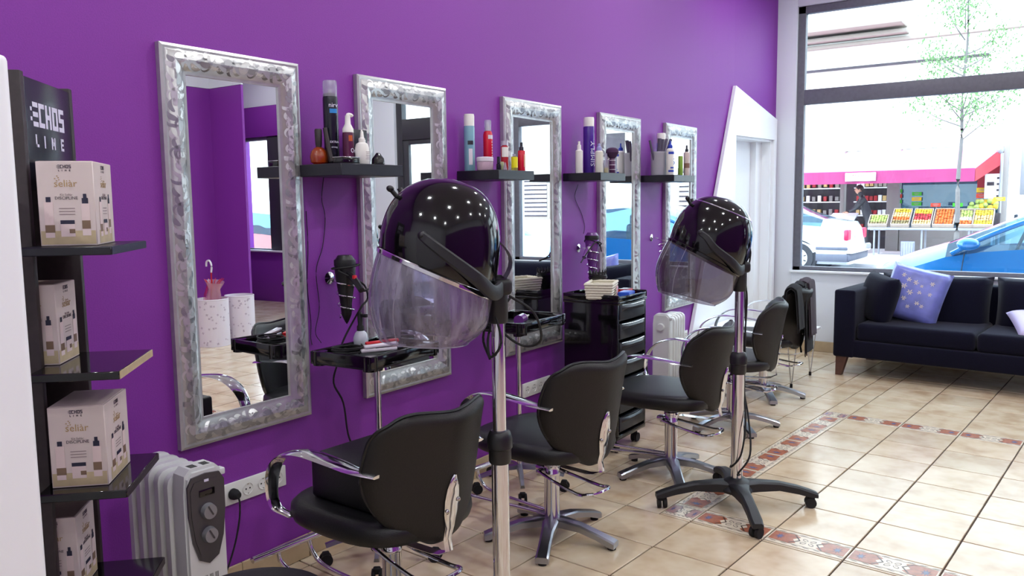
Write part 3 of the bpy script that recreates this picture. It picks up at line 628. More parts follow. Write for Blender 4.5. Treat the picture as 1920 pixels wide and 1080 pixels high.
# shelf 4
mk('cup_grey', (176, 174, 184), 0.4); mk('comb_dark', (84, 78, 96), 0.5); mk('royal', (34, 60, 168), 0.35); mk('lime', (130, 168, 60), 0.35); mk('blush', (214, 196, 190), 0.35); mk('brown_band', (132, 96, 84), 0.4)
t = item('tool_cup', 'grey cup holding combs and brush handles', 'cup', 0.115, 5.405, Z4); prof(t, 'body', [(.050, 0), (.053, .006), (.054, .15), (.056, .153), (.056, .166), (.052, .166), (.050, .02), (.001, .018)], 'cup_grey', seg=28)
for k, (dx, dy, ax_, L, r) in enumerate(((-.01, -.03, (-.1, -.3, 1), .235, .008), (.0, -.01, (.1, -.12, 1), .24, .013), (.01, .01, (.1, .02, 1), .235, .012), (.0, .02, (.1, .3, 1), .25, .009), (.01, .03, (.15, .42, 1), .26, .01))):
    t = item('tail_comb' if k != 1 else 'round_brush', ['thin dark comb leaning out at the left of the grey cup', 'thick grey brush handle in the middle of the grey cup', 'short dark brush handle standing upright in the grey cup', 'slim dark handle leaning right in the grey cup', 'dark handle leaning furthest right out of the grey cup'][k], 'comb' if k != 1 else 'brush', .115 + dx * .6, 5.405 + dy * .6, Z4 + .02)
    d = Vector(ax_).normalized(); g = G(); g.tube([Vector((0, 0, 0)), d * L * .5, d * L], r, 'comb_dark', n=3, taper=1.1); g.obj('handle', t)
t = item('spray_can', 'tall can with a white cap standing behind the grey cup', 'spray can', 0.052, 5.585, Z4); capped_can(t, .034, .312, 'lilac_pump', 'milk', .06)
t = item('labelled_bottle', 'white bottle with blue print and a blue nozzle cap', 'bottle', 0.205, 5.402, Z4); prof(t, 'body', [(.026, 0), (.0278, .005), (.0278, .175), (.015, .188)], 'milk'); prof(t, 'cap', [(.017, .186), (.017, .205), (.006, .215), (.005, .24)], 'royal')
patch(t, 'print', .0278, .145, .162, -90, 30, 'royal'); patch(t, 'print', .0278, .02, .034, -90, 30, 'royal'); text('5', .062, 'royal', t, (.0275, 0, .09), UPR(-.3), ext=.0006); patch(t, 'print', .0278, .045, .055, -60, 10, 'royal')
t = item('applicator_bottle', 'clear pointed bottle half full of green liquid', 'bottle', 0.165, 5.505, Z4); prof(t, 'body', [(.0205, 0), (.0215, .004), (.0215, .12), (.015, .15), (.010, .2), (.006, .242)], M['clear']); prof(t, 'liquid', [(.0195, .003), (.0205, .105)], M['green_liquid'])
t = item('small_bottle', 'short lime green bottle', 'bottle', 0.205, 5.585, Z4); prof(t, 'body', [(.0165, 0), (.0178, .004), (.0178, .13), (.015, .14)], 'lime')
t = item('spray_bottle', 'blush bottle with brown band and black spray head', 'bottle', 0.215, 5.672, Z4); prof(t, 'body', [(.0215, 0), (.0225, .004), (.0225, .165), (.016, .172)], 'blush'); patch(t, 'label_band', .0225, .055, .09, -110, 60, 'brown_band'); prof(t, 'spray_head', [(.013, .17), (.013, .19), (.007, .196), (.007, .22), (.001, .222)], 'grey_pump')

# ---------------------------------------------------------------- white cabinet at the near left
t = thing('tall_cabinet', 'tall plain white cabinet with rounded edge beside the dark display stand', 'cabinet', (0.78, 0.29, 0))
g = G(); g.box((0, 0, 0.89), (0.50, 0.83, 1.72), 'white_lacquer', bev=0.012, seg=3); g.obj('body', t)
g = G(); g.box((0, 0, 0.015), (0.46, 0.79, 0.03), 'matt_plastic'); g.obj('plinth', t)

# ---------------------------------------------------------------- display stand (set at 45 degrees to the wall)
SO = Vector((0.552, 0.935, 0)); SR = 3 * PI / 4   # local x runs along the panel (-.7,.7), local -y points out (.7,.7)
st = thing('display_stand', 'tall dark display stand with shelves of boxed hair kits', 'display stand', SO, SR)
PW, PT = 0.345, 1.80
g = G(); g.box((PW / 2, 0.128, PT / 2), (PW, 0.012, PT), 'stand_black', bev=.002); g.obj('back_panel', st)
g = G(); g.box((PW / 2, 0.065, 0.03), (PW - .04, 0.12, 0.06), 'stand_black', bev=.003); g.obj('plinth', st)
for x in (0.0, PW - 0.022):
    g = G(); g.box((x + 0.011, 0.062, PT / 2), (0.022, 0.13, PT), 'stand_brown', bev=.003); g.obj('side_panel', st)
g = G(); g.box((PW / 2, 0.004, PT - 0.145), (PW - .046, 0.012, 0.27), 'can_black', bev=.002); hp = g.obj('header_panel', st)
FR = basis((1, 0, 0), (0, 0, 1))                          # text facing local -y
def logo(g, x0, z0, s, m, y=-0.0115, th=.0006, mtx=None, sub=True):
    """the blocky two-line word mark on a 5-row grid, s = cell size, facing -y"""
    def R(a, b, w, h): g.prism([(x0 + a * s, y, z0 + b * s), (x0 + (a + w) * s, y, z0 + b * s), (x0 + (a + w) * s, y, z0 + (b + h) * s), (x0 + a * s, y, z0 + (b + h) * s)], (0, -th, 0), m, mtx)
    for b in (0, 2, 4): R(1, b, 2.6, 1)
    R(-.3, 1.1, .8, .8); R(-.3, 3.1, .8, .8)
    x = 4.1
    R(x, 0, 1, 5); R(x + 1, 0, 2, 1); R(x + 1, 4, 2, 1); x += 3.6
    R(x, 0, 1, 5); R(x + 2.2, 0, 1, 5); R(x + 1, 2, 1.2, 1); x += 3.8
    R(x, 0, 1, 5); R(x + 2.2, 0, 1, 5); R(x + 1, 0, 1.2, 1); R(x + 1, 4, 1.2, 1); x += 3.8
    R(x, 0, 3, 1); R(x, 2, 3, 1); R(x, 4, 3, 1); R(x, 3, 1, 1); R(x + 2, 1, 1, 1)
    if sub:
        L = 2.6
        def q(a, b, w, h): R(a, -4.2 + b, w, h)
        q(1.6, 0, .6, L); q(1.6, 0, 1.6, .6)
        q(6.2, 0, .6, L)
        q(10.2, 0, .6, L); q(11.8, 0, .6, L); q(10.7, 1.5, .5, .8); q(11.1, .8, .5, .8)
        q(15.6, 0, .6, L); q(15.6, 0, 1.8, .6); q(15.6, 1.1, 1.6, .5); q(15.6, 2.1, 1.8, .6)
g = G(); logo(g, .05, PT - .125, .0118, 'letter_white', y=-.0025); g.obj('lettering', hp)
SZ = (1.386, 1.090, 0.800, 0.500)
for z in SZ:
    g = G(); g.box((.06, -0.105, z - .010), (.30, 0.20, .020), 'gloss_black' if z < 1.3 else 'shelf_black', bev=.002, seg=1)
    s_ = g.obj('shelf', st); g = G(); g.box((.06, -0.206, z - .010), (.295, .002, .018), 'card_foot' if z == 1.09 else 'print_navy' if z > 1.3 else 'stand_brown'); g.obj('shelf_edge', s_)
def kit_print(t, face, w, h, mtx):
    """flat print on one face; u along the face, z up; mtx takes (u, 0, z) with -y outward to the box"""
    g = G()
    def R(a, b, ww, hh, m, l=1): g.prism([(a, -.0003 * l, b), (a + ww, -.0003 * l, b), (a + ww, -.0003 * l, b + hh), (a, -.0003 * l, b + hh)], (0, -.0003, 0), m, mtx)
    logo(g, -.016 * w / .14 - .002, h * .915, .0019 * w / .14, 'ink', y=-.0003, th=.0003, mtx=mtx)
    R(-w * .48, .004, w * .96, h * .16, 'card_foot')
    R(-w * .40, h * .1, w * .16, h * .42, 'print_pale', 2); R(-w * .36, h * .52, w * .085, h * .06, 'print_navy', 3); R(-w * .40, h * .16, w * .17, h * .09, 'print_brown', 3)
    R(w * .25, h * .12, w * .15, h * .38, 'print_pale', 2); R(w * .27, h * .50, w * .11, h * .065, 'print_navy', 3); R(w * .295, h * .56, w * .06, h * .055, 'print_navy', 3); R(w * .25, h * .2, w * .15, h * .1, 'print_brown', 3)
    R(-w * .13, h * .11, w * .25, h * .15, 'print_pale', 2); R(-w * .13, h * .26, w * .25, h * .045, 'print_navy', 3); R(w * .02, h * .15, w * .10, h * .05, 'print_brown', 3)
    for k in range(3): R(-w * .14, h * (.44 - .035 * k), w * .28, h * .009, 'ink_soft', 2)
    for (a, b) in ((-.19, .79), (-.16, .765), (-.13, .80), (-.15, .82), (-.12, .775)): R(w * a, h * b, w * .022, h * .012, 'gold_ink', 2)
    g.obj('print', t)
    Rm = mtx.to_3x3() @ basis((1, 0, 0), (0, 0, 1))
    def tx(s, size, z, m, n='lettering'): text(s, size * w / .14, m, t, mtx @ Vector((0, -.0006, z)), Rm, n, ext=.0002)
    tx('seliàr', .027, h * .735, 'gold_ink'); tx('Kit Seliàr', .0085, h * .605, 'ink_soft'); tx('DISCIPLINE', .0115, h * .565, 'ink')
def kit_box(label, zi, a_, b_, w, d, rot):
    """near right-hand corner at (a_ along the panel, b_ out); w = side facing the viewer (out from the panel), d = side facing out"""
    h = 0.199
    c = SO + Matrix.Rotation(SR, 3, 'Z') @ Vector((a_, -b_, 0)); t = thing('kit_box', label, 'box', (c.x, c.y, SZ[zi] + .0006), SR + rot, 'hair kit boxes on the display stand')
    g = G(); g.box((d / 2, w / 2, h / 2), (d, w, h), 'cardboard', bev=.0015, seg=1); g.box((d / 2, w / 2, h + .0004), (d - .01, w - .01, .0012), 'card_edge' if zi != 2 else 'print_pale'); g.obj('carton', t)
    # near face (local x = 0, normal -x) and outward face (local y = 0, normal -y)
    m1 = Matrix.Translation((0, w / 2, 0)) @ Matrix.Rotation(-PI / 2, 4, 'Z'); kit_print(t, 0, w, h, m1)
    m2 = Matrix.Translation((d / 2, 0, 0)); kit_print(t, 1, min(d, .14), h, m2)
    return t
kit_box('cream hair kit box on the top shelf under the stand header', 0, -.03, .158, .122, .19, .08)
kit_box('cream hair kit box pushed back between the dark side panels on the second shelf', 1, .025, .036, .11, .14, 0.0)
kit_box('cream hair kit box fully lit on the third shelf', 2, -.045, .152, .128, .185, 0.0)
kit_box('cream hair kit box pushed back on the lowest visible shelf', 3, .025, .046, .11, .135, 0.0)

# ---------------------------------------------------------------- oil heaters
def make_heater(label, dial=True):
    t = thing('oil_heater', label, 'heater')      # control face towards +x, fins stacked towards -x
    for k in range(5):
        x = -0.07 - k * 0.056; g = G()
        def ring(hw, z0, z1, xx, r=.03):
            pts = []
            for cx, cz, a0 in ((hw - r, z1 - r, 0), (-hw + r, z1 - r, 90), (-hw + r, z0 + r, 180), (hw - r, z0 + r, 270)):
                for q in range(4): a = math.radians(a0 + q * 30); pts.append((xx, cx + r * math.cos(a), cz + r * math.sin(a)))
            return pts
        secs = [ring(.060, .10, .635, x - .021, .03), ring(.072, .085, .65, x - .012, .035), ring(.072, .085, .65, x + .012, .035), ring(.060, .10, .635, x + .021, .03)]
        vs = [p for s_ in secs for p in s_]; n = 16
        fs = [(i * n + j, i * n + (j + 1) % n, (i + 1) * n + (j + 1) % n, (i + 1) * n + j) for i in range(3) for j in range(n)] + [tuple(range(n)), tuple(3 * n + j for j in range(n))]
        g.faces(vs, fs, 'heater_white'); g.cyl((x - .03, 0, .59), (x + .03, 0, .59), .028, 'heater_white'); g.cyl((x - .03, 0, .14), (x + .03, 0, .14), .028, 'heater_white'); g.obj('fin', t)
    g = G(); pts = []
    prof_ = [(-.064, .06), (.064, .06), (.064, .60), (.058, .655), (.040, .672), (-.040, .672), (-.058, .655), (-.064, .60)]
    g.prism([(-.045, y, z) for y, z in prof_], (.06, 0, 0), 'heater_white'); g.prism([(.015, y * .93, .366 + (z - .366) * .97) for y, z in prof_], (.012, 0, 0), 'heater_white')
    b = g.obj('control_housing', t, mods=())
    if dial:
        g = G(); sh = [(0, .655), (.045, .65), (.060, .625), (.060, .54), (.050, .46), (.032, .405), (0, .388), (-.032, .405), (-.050, .46), (-.060, .54), (-.060, .625), (-.045, .65)]
        g.prism([(.027, y, z) for y, z in sh], (.006, 0, 0), 'heater_dark'); g.prism([(.031, y * .86, .525 + (z - .525) * .88) for y, z in sh], (.004, 0, 0), 'heater_dark'); pl = g.obj('control_panel', b)
        for z in (.545, .475):
            g = G(); g.cyl((.033, 0, z), (.052, 0, z), .024, 'knob_grey', .021, seg=24); g.box((.053, 0, z + .004), (.004, .004, .03), 'heater_dark', rot=Euler((.5, 0, 0))); g.obj('knob', t)
        g = G(); g.box((.036, 0, .60), (.003, .05, .02), 'gloss_black', bev=.001); g.box((.036, 0, .635), (.002, .014, .007), 'letter_white'); g.obj('display', b)
        g = G()
        for i in range(4):
            for j in range(2):
                for q in range(3): g.box((.0275, -.034 + i * .018 + q * .0040, .345 - j * .022), (.0012, .0012, .016), 'dark_hole')
        for j in (-.02, .02):
            for q in range(4): g.box((-.02 + q * .008, j, .6725), (.004, .022, .001), 'dark_hole')
        g.obj('vent_slots', b)
    else:
        g = G(); g.cyl((.026, 0, .58), (.046, 0, .58), .028, 'heater_white', .024, seg=24); g.obj('knob', t)
    g = G(); g.box((.0, .062, .64), (.03, .03, .02), 'heater_white', bev=.004); g.obj('handle', b)
    for x in (-.06, -.30):
        g = G(); g.box((x, 0, .066), (.03, .20, .014), 'heater_white', bev=.004); f = g.obj('foot', t)
        for s_ in (-1, 1):
            g = G(); g.cyl((x - .01, s_ * .085, .026), (x + .01, s_ * .085, .026), .026, 'rubber'); g.cyl((x, s_ * .085, .045), (x, s_ * .085, .06), .006, 'brushed'); g.obj('caster', f)
    return t
h1 = make_heater('white oil heater with grey dial panel standing below the nearest mirror'); h1.location = (0.475, 1.40, 0.0); h1.rotation_euler = (0, 0, -0.06); h1.scale = (1, 1, 1.045)
h2 = make_heater('white oil heater with one round white knob beside the black drawer trolley', False); h2.location = (0.20, 5.30, 0.0); h2.rotation_euler = (0, 0, -PI / 2 + .1)
for h_ in (h1, h2): h_['group'] = 'white oil heaters'

# ---------------------------------------------------------------- sockets
def socket_strip(y0, n, z, label):
    w = n * .0715 + .012; t = thing('socket_strip', label, 'socket', (0.001, y0 + w / 2, z), group='white socket strips')
    g = G(); g.box((.006, 0, 0), (.012, w, .083), 'socket_white', bev=.003); g.obj('plate', t)
    for k in range(n):
        y = -w / 2 + .006 + .0715 * (k + .5)
        g = G(); g.lathe([(.0215, .0121), (.0245, .0145), (.022, .0145), (.0208, .0124), (.001, .0124)], 'socket_white', (0, y, 0), Matrix.Rotation(PI / 2, 4, 'Y'), 20, cap0=False)
        for s_ in (-1, 1): g.cyl((.0122, y + s_ * .009, 0), (.0128, y + s_ * .009, 0), .0034, 'dark_hole', seg=8); g.box((.013, y, s_ * .0185), (.003, .005, .003), 'brushed')
        g.obj('socket', t)
    return t
s1 = socket_strip(1.795, 4, .385, 'four-way white socket strip beside the nearest heater with a black plug in it')
socket_strip(3.81, 4, .385, 'four-way white socket strip below the third mirror'); socket_strip(5.985, 3, .375, 'short white socket strip low on the wall next to the door surround')
t = thing('heater_plug', 'black plug with a cord hanging from the near socket strip', 'plug', (0.016, 1.838, .385))
g = G(); g.lathe([(.021, 0), (.021, .012), (.014, .032), (.010, .036)], 'rubber', mtx=Matrix.Rotation(PI / 2, 4, 'Y')); g.obj('plug_body', t)
g = G(); g.tube([(.028, 0, -.002), (.036, .002, -.03), (.03, 0, -.1), (.03, -.03, -.2), (.04, -.09, -.29), (.06, -.2, -.34), (.12, -.3, -.374)], .0035, 'rubber', seg=6); g.obj('cord', t)

# ---------------------------------------------------------------- hand dryers in spiral holders, loose wires
def holder(name, y, z, label):
    t = thing(name, label, 'holder', (0.0, y, z)); g = G()
    g.lathe([(.026, 0), (.026, .004), (.012, .008), (.006, .012)], 'chrome', mtx=Matrix.Rotation(PI / 2, 4, 'Y')); g.obj('wall_plate', t)
    g = G(); pts = [(.01, 0, 0), (.05, .0, .0)]
    for k in range(61):
        a = PI + k / 60 * 2 * PI * 3.2; r = .046 - .018 * k / 60; pts.append((.10 + r * math.cos(a), r * math.sin(a), -.16 * k / 60))
    g.tube(pts, .0032, 'chrome', seg=6, smooth=False); g.obj('spiral', t); return t
holder('dryer_holder', 2.372, 1.165, 'chrome spiral holder clutching the black hair dryer')
holder('dryer_holder', 4.465, 1.18, 'chrome spiral holder clutching the purple hair dryer')
t = holder('dryer_holder', 5.536, 1.199, 'empty chrome spiral holder on the wall behind the far hood'); 
def hand_dryer(y, z, label, body, hdir, L=.27):
    t = thing('hair_dryer', label, 'hair dryer', (0.10, y, z)); g = G()
    g.lathe([(.001, .092), (.028, .09), (.040, .072), (.044, .04), (.042, .005), (.034, -.05), (.026, -.10), (.022, -.125)], body); g.obj('barrel', t)
    g = G(); g.lathe([(.044, .072), (.045, .066), (.045, .05), (.044, .045)], 'matt_plastic', cap0=False, cap1=False); g.lathe([(.024, -.12), (.021, -.16), (.008, -.19), (.001, -.20)], body); g.obj('nozzle', t)
    d = Vector(hdir).normalized(); g = G(); g.tube([Vector((0, 0, .02)), d * .07 + Vector((0, 0, .015)), d * .12 + Vector((0, 0, .0)), d * .16 + Vector((0, 0, -.018))], .016, body, taper=.8); hd = g.obj('handle', t)
    g = G(); g.box(d * .085 + Vector((.014, -.008, .012)), (.014, .016, .03), 'red_plastic' if body == 'black_plastic' else 'lid_silver', bev=.003); g.obj('switch', hd); return t, d
t, d = hand_dryer(2.372, 1.175, 'black hair dryer hanging nozzle down with its flex wound round it', 'black_plastic', (.55, -.2, -.1))
g = G(); g.tube([d * .16 + Vector((0, 0, -.02)), (.10, .03, -.05), (.02, .07, -.06), (-.03, .05, .03), (.02, -.055, .03), (.06, -.02, .0), (.05, .06, -.04), (.03, .095, -.1), (.03, .06, -.13), (-.0, .03, -.2), (-.02, -.01, -.28), (-.03, -.03, -.36), (-.05, -.04, -.45), (-.06, .02, -.55), (-.08, .06, -.70), (-.08, .1, -.79)], .0042, 'rubber', seg=6); g.obj('flex', t)
g = G(); g.tube([(.045, .04, .05), (.05, .0, .045), (.03, -.05, .04), (-.03, -.045, .035), (-.045, .01, .04), (-.01, .05, .045), (.045, .04, .05)], .0042, 'rubber', seg=6); g.obj('flex', t)
t, d = hand_dryer(4.465, 1.19, 'glossy purple hair dryer with handle pointing to the near end of the room', 'purple_gloss', (.2, -1, -.25))
g = G(); g.tube([d * .16 + Vector((0, 0, -.02)), (.06, -.24, -.08), (.04, -.16, -.05), (.05, -.05, .03), (.05, .03, .02), (0, .055, .0), (-.05, .0, .03), (.0, -.05, .05), (.05, .0, .02), (.04, .05, -.03)], .004, 'rubber', seg=6); g.obj('flex', t)
def wire(label, pts, r=.0016, m='rubber'):
    g = G(); g.tube(pts, r, m, seg=5, n=6); tag(g.obj('loose_wire'), label, 'wire')
wire('thin black wire running down the wall left of the black hair dryer', [(.004, 2.36, 1.59), (.004, 2.345, 1.5), (.004, 2.36, 1.42), (.004, 2.34, 1.3), (.004, 2.30, 1.2), (.004, 2.31, 1.05), (.02, 2.27, .95), (.03, 2.29, .9)])
wire('second thin wire closer to the nearest mirror frame', [(.003, 2.26, 1.45), (.003, 2.262, 1.3), (.003, 2.25, 1.15), (.003, 2.262, 1.0), (.012, 2.25, .93), (.03, 2.24, .9)])
wire('thin dark wire above the purple hair dryer', [(.004, 4.46, 1.58), (.004, 4.42, 1.5), (.004, 4.50, 1.4), (.004, 4.54, 1.32), (.02, 4.50, 1.27)])

# ---------------------------------------------------------------- tray trolleys
def make_trolley(label, z=.845):
    t = thing('tray_trolley', label, 'trolley', group='black tray trolleys'); w, l = .32, .43
    g = G(); g.box((0, 0, z + .006), (w, l, .012), 'black_plastic', bev=.004)
    for s_ in (-1, 1): g.box((s_ * (w / 2 - .007), 0, z + .028), (.014, l, .05), 'gloss_black', bev=.005); g.box((0, s_ * (l / 2 - .007), z + .028), (w - .02, .014, .05), 'gloss_black', bev=.005)
    g.box((.02, -.02, z + .014), (.012, l * .6, .016), 'black_plastic', bev=.003)
    for sx_, sy_ in ((1, -1), (1, 1), (-1, -1), (-1, 1)): g.cyl((sx_ * (w / 2 - .028), sy_ * (l / 2 - .028), z - .006), (sx_ * (w / 2 - .028), sy_ * (l / 2 - .028), z + .05), .030, 'gloss_black')
    g.obj('tray', t)
    g = G(); g.cyl((0, 0, .10), (0, 0, z - .04), .0135, 'chrome', seg=18); g.obj('pole', t)
    g = G(); g.cyl((0, 0, z - .05), (0, 0, z), .024, 'black_plastic', .035); g.obj('pole_socket', t)
    for k in range(5):
        a = k * 2 * PI / 5 + .3; c = Vector((math.cos(a), math.sin(a), 0)); g = G()
        g.sweep([c * .01 + Vector((0, 0, .115)), c * .10 + Vector((0, 0, .115)), c * .235 + Vector((0, 0, .085))], [(-.014, -.01), (.014, -.01), (.010, .01), (-.010, .01)], 'cast_metal', scale=[1.2, 1, .8]); lg = g.obj('leg', t)
        g = G(); e = c * .235; s_ = Vector((-c.y, c.x, 0))
        for q in (-1, 1): g.cyl(e + s_ * .014 * q - s_ * .006 + Vector((0, 0, .0255)), e + s_ * .014 * q + s_ * .006 + Vector((0, 0, .0255)), .0255, 'rubber', seg=20)
        g.box(e + Vector((0, 0, .045)), (.03, .03, .026), 'rubber', rot=Matrix.Rotation(a, 4, 'Z'), bev=.006); g.obj('caster', lg)
    return t
tr = make_trolley('black tray trolley with straighteners and spray bottle between the two nearest mirrors'); tr.location = (.265, 2.375, 0); tr.rotation_euler = (0, 0, .06)
dup(tr, (.285, 3.37, 0), .05, 'black tray trolley holding a pale nozzled tube below the third mirror')
ZT = .8585
t = thing('water_spray_bottle', 'milky spray bottle with black trigger head on the near tray', 'bottle', (.13, 2.42, ZT)); M['milky'] = seethrough('milky', (235, 238, 244), .65, .15, body=(214, 218, 228))
prof(t, 'body', [(.028, 0), (.032, .006), (.032, .055), (.024, .075), (.014, .085)], 'milky'); prof(t, 'spray_head', [(.015, .084), (.015, .102), (.010, .11), (.012, .15), (.006, .165)], 'rubber'); g = G(); g.box((.02, 0, .15), (.04, .014, .014), 'rubber', bev=.003); g.obj('trigger', t)
def straightener(x, y, rz, label, m):
    t = thing('hair_straightener', label, 'hair straightener', (x, y, ZT + .034), rz); g = G()
    g.box((0, 0, .006), (.030, .15, .014), m, bev=.005); g.box((0, .01, .022), (.030, .14, .013), m, bev=.005, rot=Euler((.04, 0, 0))); g.obj('arms', t)
    g = G(); g.box((0, .03, .0142), (.024, .09, .003), 'chrome'); g.obj('plate', t)
    g = G(); g.tube([(0, -.075, .008), (-.02, -.11, .01), (-.05, -.13, .0), (-.08, -.11, .0), (-.08, -.08, .002), (-.05, -.06, -.012)], .0035, 'rubber', seg=6); g.obj('flex', t)
straightener(.335, 2.315, -.5, 'pale hair straightener lying on the near tray', 'lid_silver'); straightener(.285, 2.375, -.5, 'red hair straightener behind the pale one on the near tray', 'wine' if False else 'red_plastic')
g = G(); rn = random.Random(5); pts = []
for k in range(26): a = k * .8; pts.append((.245 + (.055 + .012 * rn.random()) * math.cos(a), 2.235 + (.05 + .012 * rn.random()) * math.sin(a), ZT + .03 + .001 * k + .004 * rn.random()))
g.tube(pts, .0036, 'rubber', seg=6, n=4); tag(g.obj('coiled_flex'), 'tangle of black flex heaped at the left end of the near tray', 'cable')
g = G()
for k in range(6): g.cyl((.2 + .013 * k, 2.46 + .006 * k, ZT + .014), (.2 + .013 * k, 2.55, ZT + .014), .005, 'comb_dark', seg=8)
tag(g.obj('hair_clips'), 'row of dark hair clips at the right end of the near tray', 'hair clips')
t = thing('colour_tube', 'purple tube with a long white nozzle on the far tray', 'tube', (.33, 3.31, ZT + .025), 1.9)
g = G(); g.lathe([(.026, 0), (.026, .08)], 'purple_gloss', mtx=Matrix.Rotation(PI / 2, 4, 'Y'), at=(0, 0, .004)); g.obj('body', t)
g = G(); g.lathe([(.022, .08), (.022, .10), (.012, .115), (.003, .20)], 'milk', mtx=Matrix.Rotation(PI / 2, 4, 'Y'), at=(0, 0, .004)); g.obj('nozzle', t)
t = thing('comb', 'dark blue comb lying flat on the far tray', 'comb', (.26, 3.44, ZT + .0005), .5); g = G(); g.box((0, 0, .004), (.03, .17, .004), 'print_navy', bev=.001)
for k in range(22): g.box((.022, -.08 + k * .0076, .004), (.02, .0028, .003), 'print_navy')
g.obj('body', t)

# ---------------------------------------------------------------- black drawer trolley
KX, KY, KZ = .285, 4.30, .905
t = thing('drawer_trolley', 'black plastic trolley of seven drawers standing under the woven basket', 'drawer trolley', (KX, KY, 0)); w, l = .36, .37
g = G()
for sy_ in (-1, 1): g.box((0, sy_ * (l / 2 - .01), .50), (w, .02, .80), 'gloss_black', bev=.006)
g.box((-w / 2 + .01, 0, .50), (.02, l - .03, .80), 'black_plastic'); g.box((0, 0, .10), (w, l, .03), 'gloss_black', bev=.006); g.box((0, 0, KZ - .015), (w + .01, l + .01, .02), 'gloss_black', bev=.005)
for sy_ in (-1, 1): g.box((0, sy_ * (l / 2 - .004), KZ + .012), (w + .01, .012, .04), 'gloss_black', bev=.004)
g.box((-w / 2 + .004, 0, KZ + .012), (.012, l, .04), 'gloss_black', bev=.004); g.box((w / 2 - .002, 0, KZ + .008), (.012, l, .03), 'gloss_black', bev=.004)
for k in range(7): g.box((0, 0, .125 + k * .11), (w - .03, l - .04, .006), 'black_plastic')
g.obj('cabinet', t)
for k in range(7):
    z = .13 + k * .11
    g = G(); g.box((w / 2 - .006, 0, z + .046), (.02, l - .044, .088), 'shelf_black', bev=.006); g.box((0, 0, z + .012), (w - .05, l - .06, .006), 'black_plastic'); d_ = g.obj('drawer', t)
    g = G(); g.surf(lambda u, v: (w / 2 + .004 + .022 * math.sin(PI * v) * (1 - (2 * u - 1) ** 4), (u - .5) * (l - .08), z + .052 + .034 * v), 12, 5, 'shelf_black'); g.obj('scoop_handle', d_)
    g = G(); g.tube([(w / 2 + .006, -(l - .08) / 2, z + .088), (w / 2 + .012, 0, z + .084), (w / 2 + .006, (l - .08) / 2, z + .088)], .0022, 'chrome', seg=6); g.obj('trim_strip', d_)
for sx_ in (-1, 1):
    for sy_ in (-1, 1):
        p = Vector((sx_ * (w / 2 - .045), sy_ * (l / 2 - .05), 0)); g = G()
        for q in (-.013, .013): g.cyl(p + Vector((-.006 + q, 0, .028)), p + Vector((.006 + q, 0, .028)), .028, 'rubber', seg=18)
        g.cyl(p + Vector((0, 0, .04)), p + Vector((0, 0, .088)), .012, 'rubber'); g.obj('caster', t)
ZK = KZ + .0005
t = thing('woven_basket', 'cream woven basket on the black drawer trolley', 'basket', (KX + .02, KY - .085, ZK), .35); bw, bl_ = .135, .215
g = G(); g.box((0, 0, .004), (bw - .01, bl_ - .01, .008), 'basket'); g.obj('base', t)
for k in range(6):
    e = .004 * k * .5; x, y = bw / 2 + e, bl_ / 2 + e; z = .012 + .0155 * k; n = 14; ring = []
    def wv(a, b, nn): return [a.lerp(b, q / nn) for q in range(nn)]
    cs = [Vector((x, y, z)), Vector((-x, y, z)), Vector((-x, -y, z)), Vector((x, -y, z))]
    for q in range(4): ring += wv(cs[q], cs[(q + 1) % 4], 12 if q % 2 else 9) if False else wv(cs[q], cs[(q + 1) % 4], 12)
    g = G(); g.sweep(ring, [(.0085 * math.cos(PI * q / 3), .0085 * math.sin(PI * q / 3)) for q in range(6)], 'basket', closed=True, scale=[1.0 + .18 * ((q + k) % 2) for q in range(len(ring))]); g.obj('woven_strand', t)
t = thing('diffuser_cup', 'ruffled black diffuser cup in the woven basket under the purple dryer', 'diffuser', (.20, 4.36, ZK + .012)); g = G()
for k in range(3): g.lathe([(.03, .0), (.05, .06), (.062 + .004 * k, .115 - .01 * k), (.058, .12 - .01 * k)], 'black_plastic', seg=20, cap1=False, sx=.8)
for k in range(16):
    a = k * PI / 8; g.cyl((.045 * math.cos(a), .06 * math.sin(a), .11), (.05 * math.cos(a), .066 * math.sin(a), .135 + .008 * (k % 2)), .006, 'black_plastic', .002, seg=6)
g.obj('body', t)
def small_box(n, lb, x, y, sz, m, rz): t = thing(n, lb, 'box', (x, y, ZK), rz); g = G(); g.box((0, 0, sz[2] / 2), sz, m, bev=.003); g.obj('body', t); g = G(); g.box((0, 0, sz[2] + .0005), (sz[0] * .7, sz[1] * .7, .001), 'paper'); g.obj('label_print', t); return t
t = thing('blue_box', 'small bright blue box on the front edge of the drawer trolley', 'box', (KX + .135, KY + .01, ZK), .2); g = G(); g.box((0, 0, .017), (.07, .13, .034), 'blue_plastic', bev=.003); g.obj('body', t); g = G(); g.box((0, 0, .035), (.066, .126, .003), 'blue_plastic', bev=.001); g.obj('lid', t)
t = thing('red_box', 'small red box behind the blue one on the drawer trolley', 'box', (KX + .07, KY + .125, ZK), .1); g = G(); g.box((0, 0, .019), (.06, .09, .038), 'red_plastic', bev=.003); g.obj('body', t); g = G(); g.box((.0, 0, .0385), (.056, .086, .002), 'wine', bev=.0008); g.obj('lid', t)
t = thing('note_card', 'pale pink card leaning on the woven basket', 'card', (KX + .098, KY - .035, ZK), .35); g = G(); g.box((0, 0, .035), (.004, .05, .07), 'pink_note'); g.obj('card', t); g = G()
for k in range(4): g.box((.0024, 0, .05 - k * .01), (.0006, .036, .002), 'red_plastic')
g.obj('print', t)

